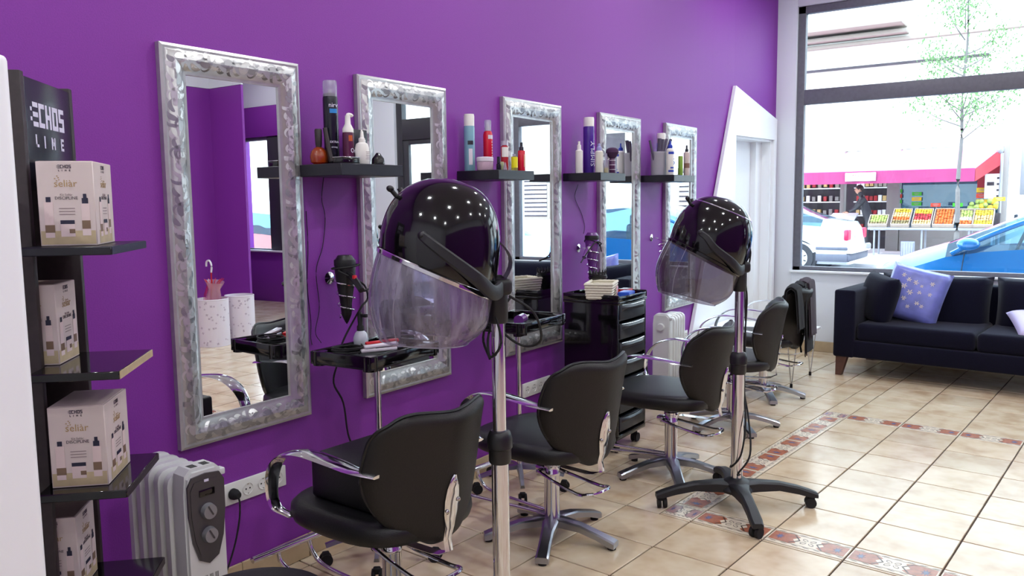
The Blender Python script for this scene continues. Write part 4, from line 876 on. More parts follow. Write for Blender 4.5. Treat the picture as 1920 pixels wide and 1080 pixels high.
# ---------------------------------------------------------------- salon chairs (backrest towards +x)
def se(t, p): return math.copysign(abs(t) ** p, t)
def make_chair(label):
    t = thing('salon_chair', label, 'chair', group='black salon chairs')
    # seat cushion: rounded slab, narrower and rounder at the back
    g = G()
    def seat(u, v):
        a = 2 * PI * u; x, y = (.275 + .02 * (math.cos(a) < 0)) * se(math.cos(a), .55), (.262 - .03 * max(0, math.cos(a))) * se(math.sin(a), .6)
        K = [(.0, .4), (.82, .402), (.97, .415), (1.0, .44), (.99, .465), (.93, .482), (.72, .488), (0, .49)]
        i = min(int(v * 7 + 1e-6), 6); f = v * 7 - i; r = K[i][0] * (1 - f) + K[i + 1][0] * f; z = K[i][1] * (1 - f) + K[i + 1][1] * f
        return (-.025 + x * r, y * r, z + .012 * (x < 0) * (-x / .262) * 0)
    g.surf(seat, 40, 14, 'black_vinyl', wrap=True); g.obj('seat', t, sharp=60)
    g = G(); g.cyl((0, 0, .375), (0, 0, .402), .09, 'black_plastic'); g.box((0, 0, .385), (.26, .10, .02), 'black_plastic', bev=.004); g.obj('seat_plate', t)
    # backrest shell: front pad and grey outer face
    def bp(u, v, side):
        s = 2 * u - 1; zz = .385 + v * .475
        w = .262 * min(1, (0.42 + .58 * math.sin(min(1, v / .58) * PI / 2) ** .9)) * (1 - .14 * max(0, (v - .6) / .4) ** 1.6) * (1 if v < .93 else 1 - .05 * (v - .93) / .07)
        dip = .035 * (1 - abs(s) ** 1.5) * max(0, (v - .75) / .25) ** 1.3 * -1 + .0; corner = -.05 * abs(s) ** 5 * max(0, (v - .8) / .2) ; low = .05 * abs(s) ** 3 * max(0, 1 - v / .2)
        y = s * w; x = .235 + .075 * v ** 1.3 - .115 * (y / .262) ** 2
        edge = (1 - s * s) ** .5 * min(1, (v * (1 - v) * 14)) ** .5 if 0 < v < 1 else 0
        return (x + side * (.010 + .026 * edge), y, zz + dip + corner + low)
    g = G(); g.surf(lambda u, v: bp(u, v, 1), 26, 22, 'grey_vinyl'); g.surf(lambda u, v: bp(1 - u, v, -1), 26, 22, 'black_vinyl')
    for e_ in range(26): # rim strips joining the two faces
        u0, u1 = e_ / 26, (e_ + 1) / 26
        for v in (0, 1): g.faces([bp(u0, v, 1), bp(u1, v, 1), bp(u1, v, -1), bp(u0, v, -1)], [(0, 1, 2, 3)], 'black_vinyl')
    for e_ in range(22):
        v0, v1 = e_ / 22, (e_ + 1) / 22
        for u in (0, 1): g.faces([bp(u, v0, 1), bp(u, v1, 1), bp(u, v1, -1), bp(u, v0, -1)], [(0, 1, 2, 3)], 'black_vinyl')
    b = g.obj('backrest', t, sharp=70); bmsh = b
    g = G(); rim = [bp(u / 20, 1, 0) for u in range(21)]; rim = [bp(0, v / 14, 0) for v in range(4, 14)] + rim + [bp(1, 1 - v / 14, 0) for v in range(1, 11)]
    g.tube([(p[0], p[1], p[2] + .003) for p in rim], .006, 'black_vinyl', seg=6, n=2); g.obj('piping', b)
    # chrome back bracket with three screws
    def bx(z, y=0): return bp(.5 + y / .52, (z - .385) / .475, 1)[0] + .002
    g = G(); lf = [(0, .62), (.014, .605), (.027, .575), (.033, .535), (.031, .49), (.022, .44), (.018, .40), (.020, .36), (-.020, .36), (-.018, .40), (-.022, .44), (-.031, .49), (-.033, .535), (-.027, .575), (-.014, .605)]
    for a, c in zip(lf[:7], ([lf[0]] + lf[:7:-1])): pass
    L = [(max(.385, z)) for z in (.62, .605, .575, .535, .49, .44, .40)]; Wd = [.003, .014, .027, .033, .031, .022, .018]
    vs = []; 
    for z, w in zip(L, Wd): vs += [(bx(z), -w, z), (bx(z) + .006, -w * .6, z), (bx(z) + .006, w * .6, z), (bx(z), w, z)]
    zz = [(.36, .26 + .012), (.345, .24), (.338, .20), (.336, .05)]
    for z, x in zz: k = .019; vs += [(x if z > .35 else x, -k, z), (x + (.006 if z > .35 else 0), -k * .6, z - (0 if z > .35 else .006)), (x + (.006 if z > .35 else 0), k * .6, z - (0 if z > .35 else .006)), (x, k, z)]
    n = len(vs) // 4; g.faces(vs, [(i * 4 + j, i * 4 + j + 1, i * 4 + j + 5, i * 4 + j + 4) for i in range(n - 1) for j in range(3)] + [(i * 4 + 3, i * 4, i * 4 + 4, i * 4 + 7) for i in range(n - 1)], 'chrome'); br = g.obj('back_bracket', t, sharp=50)
    for y, z in ((0, .60), (.024, .53), (-.024, .50)):
        g = G(); g.sphere((bx(z) + .007, y, z), (.004, .008, .008), 'brushed', 12, 6); g.obj('screw', br)
    # arms: flat chrome hoops on both sides
    for s in (-1, 1):
        y = s * .275; pts = [(-.215, s * .245, .438), (-.262, y, .47), (-.272, y * 1.02, .54), (-.245, y * 1.03, .615), (-.18, y * 1.03, .668), (-.08, y * 1.03, .69), (.04, y, .682), (.13, y * .96, .668), (.205, y * .86, .655)]
        P = smooth_pts(pts, 5); g = G(); sc = [.70 + .75 * math.sin(PI * min(1, (i / (len(P) - 1)) ** 1.5 * .97)) for i in range(len(P))]
        g.sweep(P, [(-.019, -.003), (-.015, .004), (0, .0062), (.015, .004), (.019, -.003), (0, -.0045)], 'chrome', up=(.001, 0, 1) if False else (0, s * 1.0, .001), scale=None) if False else None
        # section: wide across y, thin along the hoop normal
        n = len(P); vs = []
        for i, p in enumerate(P):
            tv = (P[min(i + 1, n - 1)] - P[max(i - 1, 0)]).normalized(); yv = Vector((0, 1, 0)); nv = tv.cross(yv).normalized(); w = .027 * sc[i]
            for a, c in ((-1, 0), (-.7, .005), (0, .0075), (.7, .005), (1, 0), (.6, -.004), (-.6, -.004)): vs.append(p + yv * a * w + nv * c)
        g.faces(vs, [(i * 7 + j, i * 7 + (j + 1) % 7, (i + 1) * 7 + (j + 1) % 7, (i + 1) * 7 + j) for i in range(n - 1) for j in range(7)] + [tuple(range(7)), tuple((n - 1) * 7 + j for j in range(7))], 'chrome'); g.obj('arm', t, sharp=40)
    # hydraulic column, foot pump, T-shaped footrest, five-star foot
    g = G(); g.lathe([(.034, .075), (.034, .285), (.036, .288), (.036, .300), (.034, .303), (.034, .33), (.038, .335), (.038, .345), (.020, .347)], 'chrome', seg=28); g.cyl((0, 0, .34), (0, 0, .385), .016, 'brushed'); g.lathe([(.040, .068), (.046, .075), (.046, .085), (.035, .088)], 'chrome', seg=28); g.obj('column', t)
    g = G(); P = [(-.035, -.05, .305), (.06, -.062, .285), (.20, -.07, .262), (.245, -.06, .268), (.27, -.03, .272), (.27, .05, .272), (.245, .075, .268), (.20, .08, .262), (.06, .06, .285), (-.035, .05, .305)]
    g.tube(P, .0072, 'chrome', seg=8, n=3); g.cyl((-.035, -.055, .305), (-.035, .055, .305), .010, 'chrome'); g.box((-.05, 0, .305), (.05, .05, .03), 'chrome', bev=.006); g.obj('pump_lever', t)
    g = G(); g.cyl((-.50, -.22, .195), (-.50, .13, .195), .0125, 'chrome'); 
    for s in (-1, 1): g.tube([(-.50, s * .07 - .04, .195), (-.49, s * .07 - .035, .15), (-.45, s * .06 - .02, .108), (-.36, s * .045 - .01, .098), (-.18, s * .03, .10), (-.02, s * .02, .105)], .009, 'chrome', seg=10, n=5)
    g.obj('footrest', t)
    for k in range(5):
        a = math.radians(k * 72 + 14); c = Vector((math.cos(a), math.sin(a), 0)); s_ = Vector((-c.y, c.x, 0)); g = G(); vs = []
        st_ = [(.0, .098, .062, .036), (.06, .096, .062, .034), (.14, .086, .056, .027), (.22, .064, .036, .026), (.28, .046, .014, .028), (.302, .038, .012, .028)]
        for r, zt_, zb, w in st_:
            p = c * r; vs += [p - s_ * w + Vector((0, 0, zb)), p - s_ * w + Vector((0, 0, zt_ - .006)), p - s_ * w * .7 + Vector((0, 0, zt_)), p + s_ * w * .7 + Vector((0, 0, zt_)), p + s_ * w + Vector((0, 0, zt_ - .006)), p + s_ * w + Vector((0, 0, zb))]
        n = len(st_); g.faces(vs, [(i * 6 + j, i * 6 + (j + 1) % 6, (i + 1) * 6 + (j + 1) % 6, (i + 1) * 6 + j) for i in range(n - 1) for j in range(6)] + [tuple(range(6)), tuple((n - 1) * 6 + j for j in range(6))], 'cast_metal'); lg = g.obj('leg', t, sharp=30)
        g = G(); p = c * .282; g.cyl(p + Vector((0, 0, .0005)), p + Vector((0, 0, .014)), .018, 'rubber'); g.obj('foot_pad', lg)
    return t
ch = make_chair('black salon chair carrying the black booster block, nearest of the row'); ch.location = (.718, 1.96, 0); ch.rotation_euler = (0, 0, -.06)
CH = [((.76, 2.93, 0), -.14, 'black salon chair behind the chrome pole of the large hood dryer'),
      ((.855, 3.985, 0), .03, 'black salon chair left of the far hood dryer, in front of the drawer trolley'),
      ((.80, 5.07, 0), .22, 'black salon chair whose seat hides behind the far hood dryer pole'),
      ((.71, 5.99, 0), .0, 'black salon chair farthest back, its backrest covered by towels')]
chairs = [ch]
for p, rz, lb in CH: chairs.append(dup(ch, p, rz, lb))
t = thing('booster_block', 'black vinyl booster block lying on the nearest salon chair', 'booster seat', (.685, 1.955, .4905), -.04)
g = G(); g.box((0, 0, .075), (.34, .33, .15), 'black_vinyl', bev=.012, seg=3); g.obj('cushion', t)
# stool at the very front
t = thing('round_stool', 'round black stool, only its rim visible in front of the nearest chair', 'stool', (.955, 1.215, 0))
g = G(); g.lathe([(.001, .44), (.17, .44), (.19, .455), (.195, .475), (.185, .493), (.15, .50), (.001, .502)], 'black_vinyl', seg=40); g.obj('seat', t)
g = G(); g.cyl((0, 0, .08), (0, 0, .44), .025, 'chrome'); g.obj('column', t)
for k in range(5):
    a = k * 2 * PI / 5 + .5; c = Vector((math.cos(a), math.sin(a), 0)); g = G(); g.sweep([c * .02 + Vector((0, 0, .09)), c * .22 + Vector((0, 0, .06))], [(-.014, -.01), (.014, -.01), (.014, .01), (-.014, .01)], 'cast_metal'); l_ = g.obj('leg', t); g = G(); g.cyl(c * .22 + Vector((-.01, 0, .025)), c * .22 + Vector((.01, 0, .025)), .025, 'rubber'); g.cyl(c * .22 + Vector((0, 0, .03)), c * .22 + Vector((0, 0, .058)), .008, 'rubber'); g.obj('caster', l_)

# ---------------------------------------------------------------- hood dryers
def make_hood(label, loc, face, visor, hz, tilt=24, shear=.2, off=.185, spin=.3):
    """face: heading (z rotation) of the local +x, the side the client sits on"""
    t = thing('hood_dryer', label, 'hood dryer', loc, face)
    g = G(); g.lathe([(.028, .135), (.028, .67)], 'chrome', seg=24); g.lathe([(.0215, .67), (.0215, hz - .10)], 'chrome', seg=24); g.obj('pole', t)
    g = G(); g.lathe([(.033, .655), (.036, .662), (.036, .70), (.040, .705), (.040, .735), (.034, .755), (.028, .76)], 'black_plastic', seg=24); g.obj('clamp_collar', t)
    # base: cross of four arched arms with casters
    g = G(); g.lathe([(.075, .085), (.085, .10), (.06, .135), (.036, .15)], 'matt_plastic', seg=24); g.obj('hub', t)
    for k in range(4):
        a = spin + k * PI / 2; c = Vector((math.cos(a), math.sin(a), 0)); s_ = Vector((-c.y, c.x, 0)); g = G(); vs = []
        st_ = [(.03, .135, .09, .055), (.10, .135, .088, .034), (.20, .128, .09, .026), (.29, .108, .072, .025), (.35, .088, .056, .027), (.385, .074, .052, .024)]
        for r, zt_, zb, w in st_:
            p = c * r; vs += [p - s_ * w + Vector((0, 0, zb)), p - s_ * w + Vector((0, 0, zt_ - .008)), p - s_ * w * .65 + Vector((0, 0, zt_)), p + s_ * w * .65 + Vector((0, 0, zt_)), p + s_ * w + Vector((0, 0, zt_ - .008)), p + s_ * w + Vector((0, 0, zb))]
        n = len(st_); g.faces(vs, [(i * 6 + j, i * 6 + (j + 1) % 6, (i + 1) * 6 + (j + 1) % 6, (i + 1) * 6 + j) for i in range(n - 1) for j in range(6)] + [tuple(range(6)), tuple((n - 1) * 6 + j for j in range(6))], 'matt_plastic'); lg = g.obj('leg', t, sharp=35)
        g = G(); p = c * .355; ax = Matrix.Rotation(a + .7 * k, 3, 'Z') @ Vector((1, 0, 0))
        for q in (-.014, .014): g.cyl(p + ax * (q - .008) + Vector((0, 0, .026)), p + ax * (q + .008) + Vector((0, 0, .026)), .0258, 'rubber', seg=20)
        g.box(p + Vector((0, 0, .048)), (.036, .036, .022), 'rubber', bev=.008); g.obj('caster', lg)
    # head: built upright around its rim centre, then tipped back
    HM0 = Matrix.Translation((off, 0, hz)) @ Matrix.Rotation(math.radians(-tilt), 4, 'Y')
    class HT:                                                  # shell pose: tipped back, rim cut on a slant
        def __matmul__(s, v): return HM0 @ Vector((v[0], v[1], v[2] + shear * v[0] * max(0.0, min(1.0, 1 - v[2] / .26))))
    HM = HT()
    def pose(g):
        for v in g.bm.verts: v.co = HM @ v.co
        return g
    HH = .285; rs = lambda h: .187 * (1 - (h / HH) ** 3.1) ** .45
    g = G(); pr = [(.178, -.012), (.182, .0), (.184, .03)] + [(rs(h), h) for h in [.03 + .2545 * (i / 18) ** .8 for i in range(1, 19)]] + [(.001, HH)]
    g.lathe(pr, 'gloss_black', seg=48, sy=.93, cap0=False, cap1=False); pose(g); hd = g.obj('hood_shell', t, sharp=60)
    g = G(); g.lathe([(.178, -.012), (.155, .02), (.15, .14), (.09, .20), (.001, .22)], 'matt_plastic', seg=36, sy=.93, cap0=False, cap1=False); pose(g); g.obj('hood_liner', hd)
    g = G(); g.lathe([(.1835, -.014), (.1875, -.012), (.1885, -.001), (.1855, .003)], 'chrome' if visor == 'visor_frost' else 'gloss_black', seg=48, sy=.93, cap0=False, cap1=False); pose(g); g.obj('rim_band', hd)
    g = G();     # crown seam and top knob
    g2 = G(); g2.lathe([(rs(.225) + .0005, .225), (rs(.2275) + .0022, .2275), (rs(.230) + .0005, .230)], 'chrome' if visor != 'visor_frost' else 'black_plastic', seg=48, sy=.93, cap0=False, cap1=False); pose(g2)
    if visor != 'visor_frost': g2.obj('crown_seam', hd)
 
    g = G(); g.cyl((.14, .02, .18), (.178, .024, .214), .008, 'black_plastic'); g.sphere((.179, .024, .215), .012, 'black_plastic', 12, 8); g.cyl((.13, -.05, .20), (.148, -.055, .226), .009, 'black_plastic'); pose(g); g.obj('knob', hd)
    VL = .21 if visor == 'visor_frost' else .205
    # clear visor: wide skirt, cut away towards the back
    g = G()
    def vz(u, v):
        a = 2 * PI * u; fr = .5 + .5 * math.cos(a); k = v; rr = (.184 + .008 * math.sin(PI * min(1, k * 1.3)) * fr) * (1 - .27 * max(0, (k - .45) / .55) ** 2.2)
        x_ = rr * math.cos(a); dz = VL + (.36 if visor == 'visor_frost' else .26) * x_
        return (x_, rr * .93 * math.sin(a), -.006 - dz * k)
    g.surf(vz, 64, 12, visor, wrap=True); pose(g); vo = g.obj('visor', t, sharp=80)
    g = G(); g.tube([vz(k / 48, 1) for k in range(48)], .0022, 'clear', seg=5, smooth=False, closed=True)
    for u in (.045, .955, .14, .86): g.tube([vz(u, q / 8) for q in range(9)], .0016, 'clear' if visor == 'visor_smoke' else 'clear', seg=5, smooth=False)
    pose(g); g.obj('visor_rib', vo)
    # yoke: two flat arms from the elbow to pivots on the sides of the shell
    el = Vector((0, 0, hz - .10))
    for s in (-1, 1):
        def hp(x, y, z): return HM @ Vector((x, y, z))
        pv = Vector((off + .055, s * .176, hz + .118)); P = [el + Vector((0, s * .01, .035)), el + Vector((.004, s * .06, .045)), Vector((.04, s * .135, hz - .055)), Vector((.09, s * .182, hz - .01)), Vector((.165, s * .200, hz + .05)), Vector((off + .03, s * .196, hz + .095)), pv]
        P = smooth_pts(P, 6); n = len(P); g = G(); vs = []
        for i, p in enumerate(P):
            tv = (P[min(i + 1, n - 1)] - P[max(i - 1, 0)]).normalized(); ov = Vector((p.x - off, p.y, 0)).normalized(); ov = (ov - tv * ov.dot(tv)).normalized(); wv = tv.cross(ov); w = .026 - .014 * i / n
            for a, c in ((-1, -.006), (-1, .006), (-.7, .010), (.7, .010), (1, .006), (1, -.006)): vs.append(p + wv * a * w + ov * c)
        g.faces(vs, [(i * 6 + j, i * 6 + (j + 1) % 6, (i + 1) * 6 + (j + 1) % 6, (i + 1) * 6 + j) for i in range(n - 1) for j in range(6)] + [tuple(range(6)), tuple((n - 1) * 6 + j for j in range(6))], 'matt_plastic'); g.sphere(pv, (.014, .014, .014), 'black_plastic', 12, 8); g.obj('yoke_arm', t, sharp=35)
    g = G(); g.lathe([(.028, hz - .165), (.031, hz - .16), (.031, hz - .06), (.028, hz - .03), (.012, hz - .015)], 'matt_plastic', seg=24); g.box((-.01, 0, hz - .05), (.06, .09, .05), 'matt_plastic', bev=.014, seg=3); g.obj('elbow', t)
    g = G(); g.surf(lambda u, v: (-.012 - .05 * math.sin(PI * v) + .045 * v, (u - .5) * .07 * (1 - .3 * v), hz - .04 + .16 * v), 6, 10, 'black_plastic'); g.obj('hinge_cover', t)
    return t, hd
d1, hd1 = make_hood('large hood dryer with milky wrapped visor, its pole crossing the second chair', (1.135, 2.03, 0), math.atan2(-.72, -.69), 'visor_frost', 1.268, 11, .24, .19, .15)
d2_, hd2 = make_hood('smaller looking far hood dryer with smoky clear visor', (1.315, 3.71, 0), math.atan2(-.55, -.83), 'visor_smoke', 1.213, 22, .12, .168, .0)
g = G(); g.tube([(-.03, .03, 1.19), (-.10, .06, 1.14), (-.13, .03, 1.05), (-.09, -.03, 1.02), (-.03, -.06, 1.06), (-.02, -.08, 1.12), (-.06, -.10, 1.17)], .0042, 'rubber', seg=6)
g.tube([(-.02, -.02, 1.16), (.02, -.06, 1.06), (.03, .02, 1.0), (.0, .05, 1.05), (.02, .01, 1.14), (.04, -.05, 1.05), (.02, -.04, .98)], .0042, 'rubber', seg=6); g.obj('power_cord', d1)
g = G(); g.tube([(-.02, -.04, 1.17), (-.05, -.16, 1.18), (-.07, -.22, 1.13), (-.06, -.26, 1.085)], .0042, 'rubber', seg=6); g.cyl((-.06, -.262, 1.085), (-.062, -.282, 1.06), .012, 'rubber', .016); g.cyl((-.055, -.277, 1.062), (-.058, -.29, 1.045), .0025, 'chrome'); g.cyl((-.068, -.277, 1.062), (-.071, -.29, 1.045), .0025, 'chrome'); g.obj('plug', d1)
g = G(); g.tube([(-.02, 0, 1.16), (-.03, -.06, 1.14), (-.06, -.10, 1.0), (-.05, -.10, .75), (-.035, -.055, .60), (-.05, .0, .45), (-.03, .12, .30), (.02, .10, .2), (-.03, -.02, .16)], .0045, 'rubber', seg=6, n=7)
g.tube([(-.02, -.02, 1.15), (-.05, -.08, .9), (-.04, -.045, .6), (-.03, .03, .42), (.0, .07, .28), (.03, -.0, .2), (.0, -.05, .22)], .0045, 'rubber', seg=6, n=7)
g.tube([(-.03, -.03, 1.28), (-.06, -.05, 1.23), (-.05, -.06, 1.14), (-.02, -.03, 1.12)], .004, 'rubber', seg=6); g.obj('power_cord', d2_)

# ---------------------------------------------------------------- towels over the far chairs
def towel(label, loc, rz, w, hf, hb, m, th=.03, lean=.02):
    t = thing('towel', label, 'towel', loc, rz); pts = [(-.045 - lean, -hf), (-.045, -.04), (-.03, .0), (0, .014), (.03, .0), (.048, -.04), (.05 + lean, -hb)]
    P = smooth_pts([(x, 0, z) for x, z in pts], 5); g = G(); nu = 16
    for side, off in ((1, .0), (-1, -.010)):
        g.surf(lambda u, v: ((lambda p, q: (p.x + (off if side < 0 else 0) * (1 if p.x > 0 else -1) + .006 * math.sin(u * 9 + v * 3) * abs(p.z) * 3, (u - .5) * w * (1 - .12 * (1 - abs(2 * v - 1))) , p.z + (off if side < 0 else 0) - .02 * (2 * u - 1) ** 2))(P[int(v * (len(P) - 1))], 0)), nu, len(P) - 1, m)
    g.obj('cloth', t, sharp=80, mods=()); o = t.children[0]; so_ = o.modifiers.new('thick', 'SOLIDIFY'); so_.thickness = .006
    return t
towel('black towel hanging over the near end of the farthest chair back', (.965, 5.83, .866), .05, .20, .25, .30, 'towel_dark')
towel('brown towel hanging over the far end of the farthest chair back', (.975, 6.10, .888), .10, .25, .40, .40, 'towel_brown')
towel('lower black towel peeping out beneath the brown towel', (.96, 6.06, .872), .10, .30, .44, .50, 'towel_dark')

# ---------------------------------------------------------------- low white table with hairpin legs
t = thing('side_table', 'low white table on wire hairpin legs behind the chair with towels', 'table', (.475, 6.64, 0))
g = G(); g.box((0, 0, .405), (.80, .64, .018), 'white_lacquer', bev=.003); g.obj('table_top', t)
for x in (-.34, .335):
    for y in (-.27, .27):
        g = G()
        for s in (-1, 1): g.tube([(x + s * .03, y + s * .03, .396), (x + s * .004, y, .03)], .0045, 'brushed', seg=6, smooth=False)
        l_ = g.obj('hairpin_leg', t); g = G(); g.cyl((x, y, .0005), (x, y, .032), .011, 'rubber', seg=10); g.obj('foot_cap', l_)

# ---------------------------------------------------------------- sofa
SX0, SX1, SY0, SY1 = .955, 3.05, 7.03, 7.96
W_, D_ = SX1 - SX0, SY1 - SY0; SROT = -math.radians(5.5); SC = Vector((SX0, SY0, 0)) + Matrix.Rotation(SROT, 3, 'Z') @ Vector((W_ / 2, D_ / 2, 0))
t = thing('sofa', 'dark navy two-seat sofa with wooden legs under the street window', 'sofa', SC, SROT)
g = G(); g.box((0, 0, .235), (W_ - .02, D_ - .02, .14), 'sofa', bev=.015, seg=3); g.obj('base', t)
for s in (-1, 1):
    g = G(); g.box((s * (W_ / 2 - .085), -.0, .44), (.17, D_, .56), 'sofa', bev=.02, seg=3)
    o = g.obj('armrest', t)
g = G(); g.box((0, D_ / 2 - .09, .45), (W_ - .03, .17, .58), 'sofa', bev=.03, seg=3); g.obj('back_frame', t)
def pillow(w, h, d, m, p=.42, n=14, pinch=.5):
    g = G()
    def f(u, v, s):
        a, b = 2 * u - 1, 2 * v - 1; k = (max(0, 1 - abs(a) ** 3) * max(0, 1 - abs(b) ** 3)) ** p
        return (a * w / 2 * (1 - pinch * .08 * (1 - b * b)), s * d / 2 * k, b * h / 2 * (1 - pinch * .08 * (1 - a * a)))
    g.surf(lambda u, v: f(u, v, 1), n, n, m); g.surf(lambda u, v: f(1 - u, v, -1), n, n, m); return g
sw = (W_ - .34) / 2
for s in (-1, 1):
    g = G(); g.box((s * sw / 2, -.075, .375), (sw - .006, D_ - .20, .15), 'sofa', bev=.04, seg=4); g.obj('seat_cushion', t, sharp=60)
    g = pillow(sw - .02, .50, .26, 'sofa', .3); g.tf(Matrix.Translation((s * sw / 2, .20, .575)) @ Matrix.Rotation(-.2, 4, 'X')); g.obj('back_cushion', t, sharp=80)
for x in (-W_ / 2 + .06, W_ / 2 - .06):
    for y in (-D_ / 2 + .06, D_ / 2 - .06):
        s = -1 if x < 0 else 1; g = G(); q = [(x - .04, y - .035, .17), (x + .05, y - .035, .17), (x + .05, y + .035, .17), (x - .04, y + .035, .17)]; b_ = [(x - .042, y - .03, 0.001), (x + .005, y - .03, 0.001), (x + .005, y + .02, 0.001), (x - .042, y + .02, 0.001)]
        g.faces(b_ + q, [(3, 2, 1, 0), (4, 5, 6, 7)] + [(i, (i + 1) % 4, 4 + (i + 1) % 4, 4 + i) for i in range(4)], 'wood_leg'); g.obj('leg', t)
def cushion(label, w, d, m, loc, rx, rz, ry=0, flowers=False, bits=0):
    t = thing('cushion', label, 'cushion', loc); t.rotation_euler = (rx, ry, rz); g = pillow(w, w, d, m, .36); g.obj('cover', t, sharp=80)
    if flowers:
        g = G(); rn = random.Random(11)
        def sy(x, z): a, b = 2 * x / w, 2 * z / w; return -d / 2 * ((max(0, 1 - abs(a) ** 3) * max(0, 1 - abs(b) ** 3)) ** .36) - .0015
        for fx, fz in ((-.11, .13), (-.06, .10), (.0, .09), (.05, .07), (.12, .11), (.13, .02), (.05, .015), (-.02, .0), (-.12, .03), (-.16, .06), (-.05, -.06), (.06, -.075), (-.13, -.05), (.0, -.12), (.10, -.09), (-.08, .04)):
            R = rn.uniform(.016, .030)
            for k in range(6):
                a = k * PI / 3 + rn.random() * .4; p = [(fx, fz), (fx + R * .55 * math.cos(a - .28), fz + R * .55 * math.sin(a - .28)), (fx + R * math.cos(a), fz + R * math.sin(a)), (fx + R * .55 * math.cos(a + .28), fz + R * .55 * math.sin(a + .28))]
                g.faces([(x, sy(x, z), z) for x, z in p], [(0, 1, 2, 3)], 'cream_print')
        g.obj('flower_print', t)
    return t
cushion('shiny lilac-blue cushion with cream star flowers on the sofa', .47, .17, 'satin', (1.50, 7.43, .665), -.32, -.12, .22, True)
cushion('plain navy cushion leaning inside the left sofa arm', .42, .20, 'sofa', (1.235, 7.36, .625), -.25, -.9, .1)
cushion('pale lilac cushion at the right end of the sofa seat', .42, .14, 'lilac', (2.42, 7.25, .50), -1.25, .3, .0)

# ---------------------------------------------------------------- paper-covered bins with a child's umbrella (seen in the nearest mirror)
for i, (x, y, r, h) in enumerate(((4.90, 5.17, .165, .50), (4.93, 5.53, .155, .50))):
    t = thing('umbrella_bin', ['flower papered white bin holding the red clear umbrella', 'flower papered white bin beside the umbrella one'][i], 'bin', (x, y, 0), group='flower papered bins')
    g = G(); g.lathe([(.001, .002), (r, .002), (r, h), (r - .006, h), (r - .008, .02), (.001, .02)], 'bin_paper', seg=36); g.obj('body', t); g = G(); rn = random.Random(i)
    for k in range(90):
        a, z, s = rn.uniform(0, 2 * PI), rn.uniform(.03, h - .03), rn.uniform(.008, .016)
        for q in range(4):
            b = q * PI / 2 + a; pts = [(0, 0), (s * .7 * math.cos(b - .4), s * .7 * math.sin(b - .4)), (s * math.cos(b), s * math.sin(b)), (s * .7 * math.cos(b + .4), s * .7 * math.sin(b + .4))]
            g.faces([((r + .001) * math.cos(a + px / r), (r + .001) * math.sin(a + px / r), z + pz) for px, pz in pts], [(0, 1, 2, 3)], 'bin_flower')
    g.obj('flower_print', t, keep_normals=True)
    g = G(); g.lathe([(r + .001, h - .012), (r + .003, h - .004), (r - .001, h + .002)], 'lid_silver', seg=36, cap0=False, cap1=False); g.obj('rim', t)
t = thing('umbrella', 'clear umbrella with red ribs and hooked handle standing in a papered bin', 'umbrella', (4.90, 5.17, .03)); M['film'] = seethrough('film', (245, 215, 225), .35, .1, body=(240, 190, 205))
g = G(); g.tube([(.10, .0, .0), (-.02, -.02, .55), (-.05, -.03, .75)], .007, 'red_plastic', seg=8, n=3); g.obj('shaft', t)
g = G(); g.tube([(-.05, -.03, .75), (-.06, -.03, .82), (-.03, -.03, .87), (.02, -.03, .86), (.03, -.03, .81)], .010, 'lid_silver', seg=10); g.obj('handle', t)
g = G(); g.lathe([(.012, 0), (.07, .18), (.085, .30), (.06, .42), (.10, .50)], 'film', seg=16, cap0=False, cap1=False, mtx=Matrix.Translation((.03, 0, .16)) @ Matrix.Rotation(-.18, 4, 'Y')); g.obj('canopy', t)
for k in range(8):
    a = k * PI / 4; g = G(); g.tube([(.02 + .02 * math.cos(a), .02 * math.sin(a), .25), (.0 + .085 * math.cos(a), .085 * math.sin(a), .45), (-.03 + .06 * math.cos(a), .06 * math.sin(a), .62), (-.05 + .10 * math.cos(a), .10 * math.sin(a), .68)], .0035, 'red_plastic', seg=5, n=3); g.obj('rib', t)

# ---------------------------------------------------------------- street
GZ = -0.08
g = G(); g.box((6, 16.5, GZ - .15), (60, 17, .3), 'asphalt'); tag(g.obj('street'), kind='structure')
g = G(); g.box((6, 8.95, -.06), (60, 1.28, .10), 'paving', bev=.01); g.box((6, 21.6, -.04), (60, 5.2, .14), 'paving', bev=.02); tag(g.obj('pavement'), kind='structure')
g = G(); g.box((6, 8.36, 5.4), (40, .1, 3.4), 'plaster'); tag(g.obj('facade_band'), kind='structure')
# facade across the street, with the shop opening cut out (x -5.6 .. 1.05, z 0 .. 2.75)
FY = 24.0; g = G()
for x0, x1, z0, z1 in ((-22, -5.6, -.1, 12), (-5.6, 1.05, 2.75, 12), (1.05, 34, -.1, 12)): g.box(((x0 + x1) / 2, FY + .2, (z0 + z1) / 2), (x1 - x0, .4, z1 - z0), 'plaster')
bd = thing('building', 'long pale building across the street with a fruit shop at its foot', 'building', (0, 0, 0)); g.obj('facade', bd)
g = G(); g.box((-3.2, FY - .45, 5.98), (3.6, .9, .14), 'ledge', bev=.02); g.box((-3.2, FY - .2, 5.78), (3.7, .4, .10), 'ledge', bev=.02); g.obj('balcony_slab', bd)
g = G(); g.box((4, FY - .08, 5.62), (30, .16, .10), 'ledge', bev=.02); g.obj('cornice', bd)
g = G(); g.box((-3, FY - .05, 5.0), (7, .10, .06), 'shop_dark'); g.obj('cable_duct', bd)
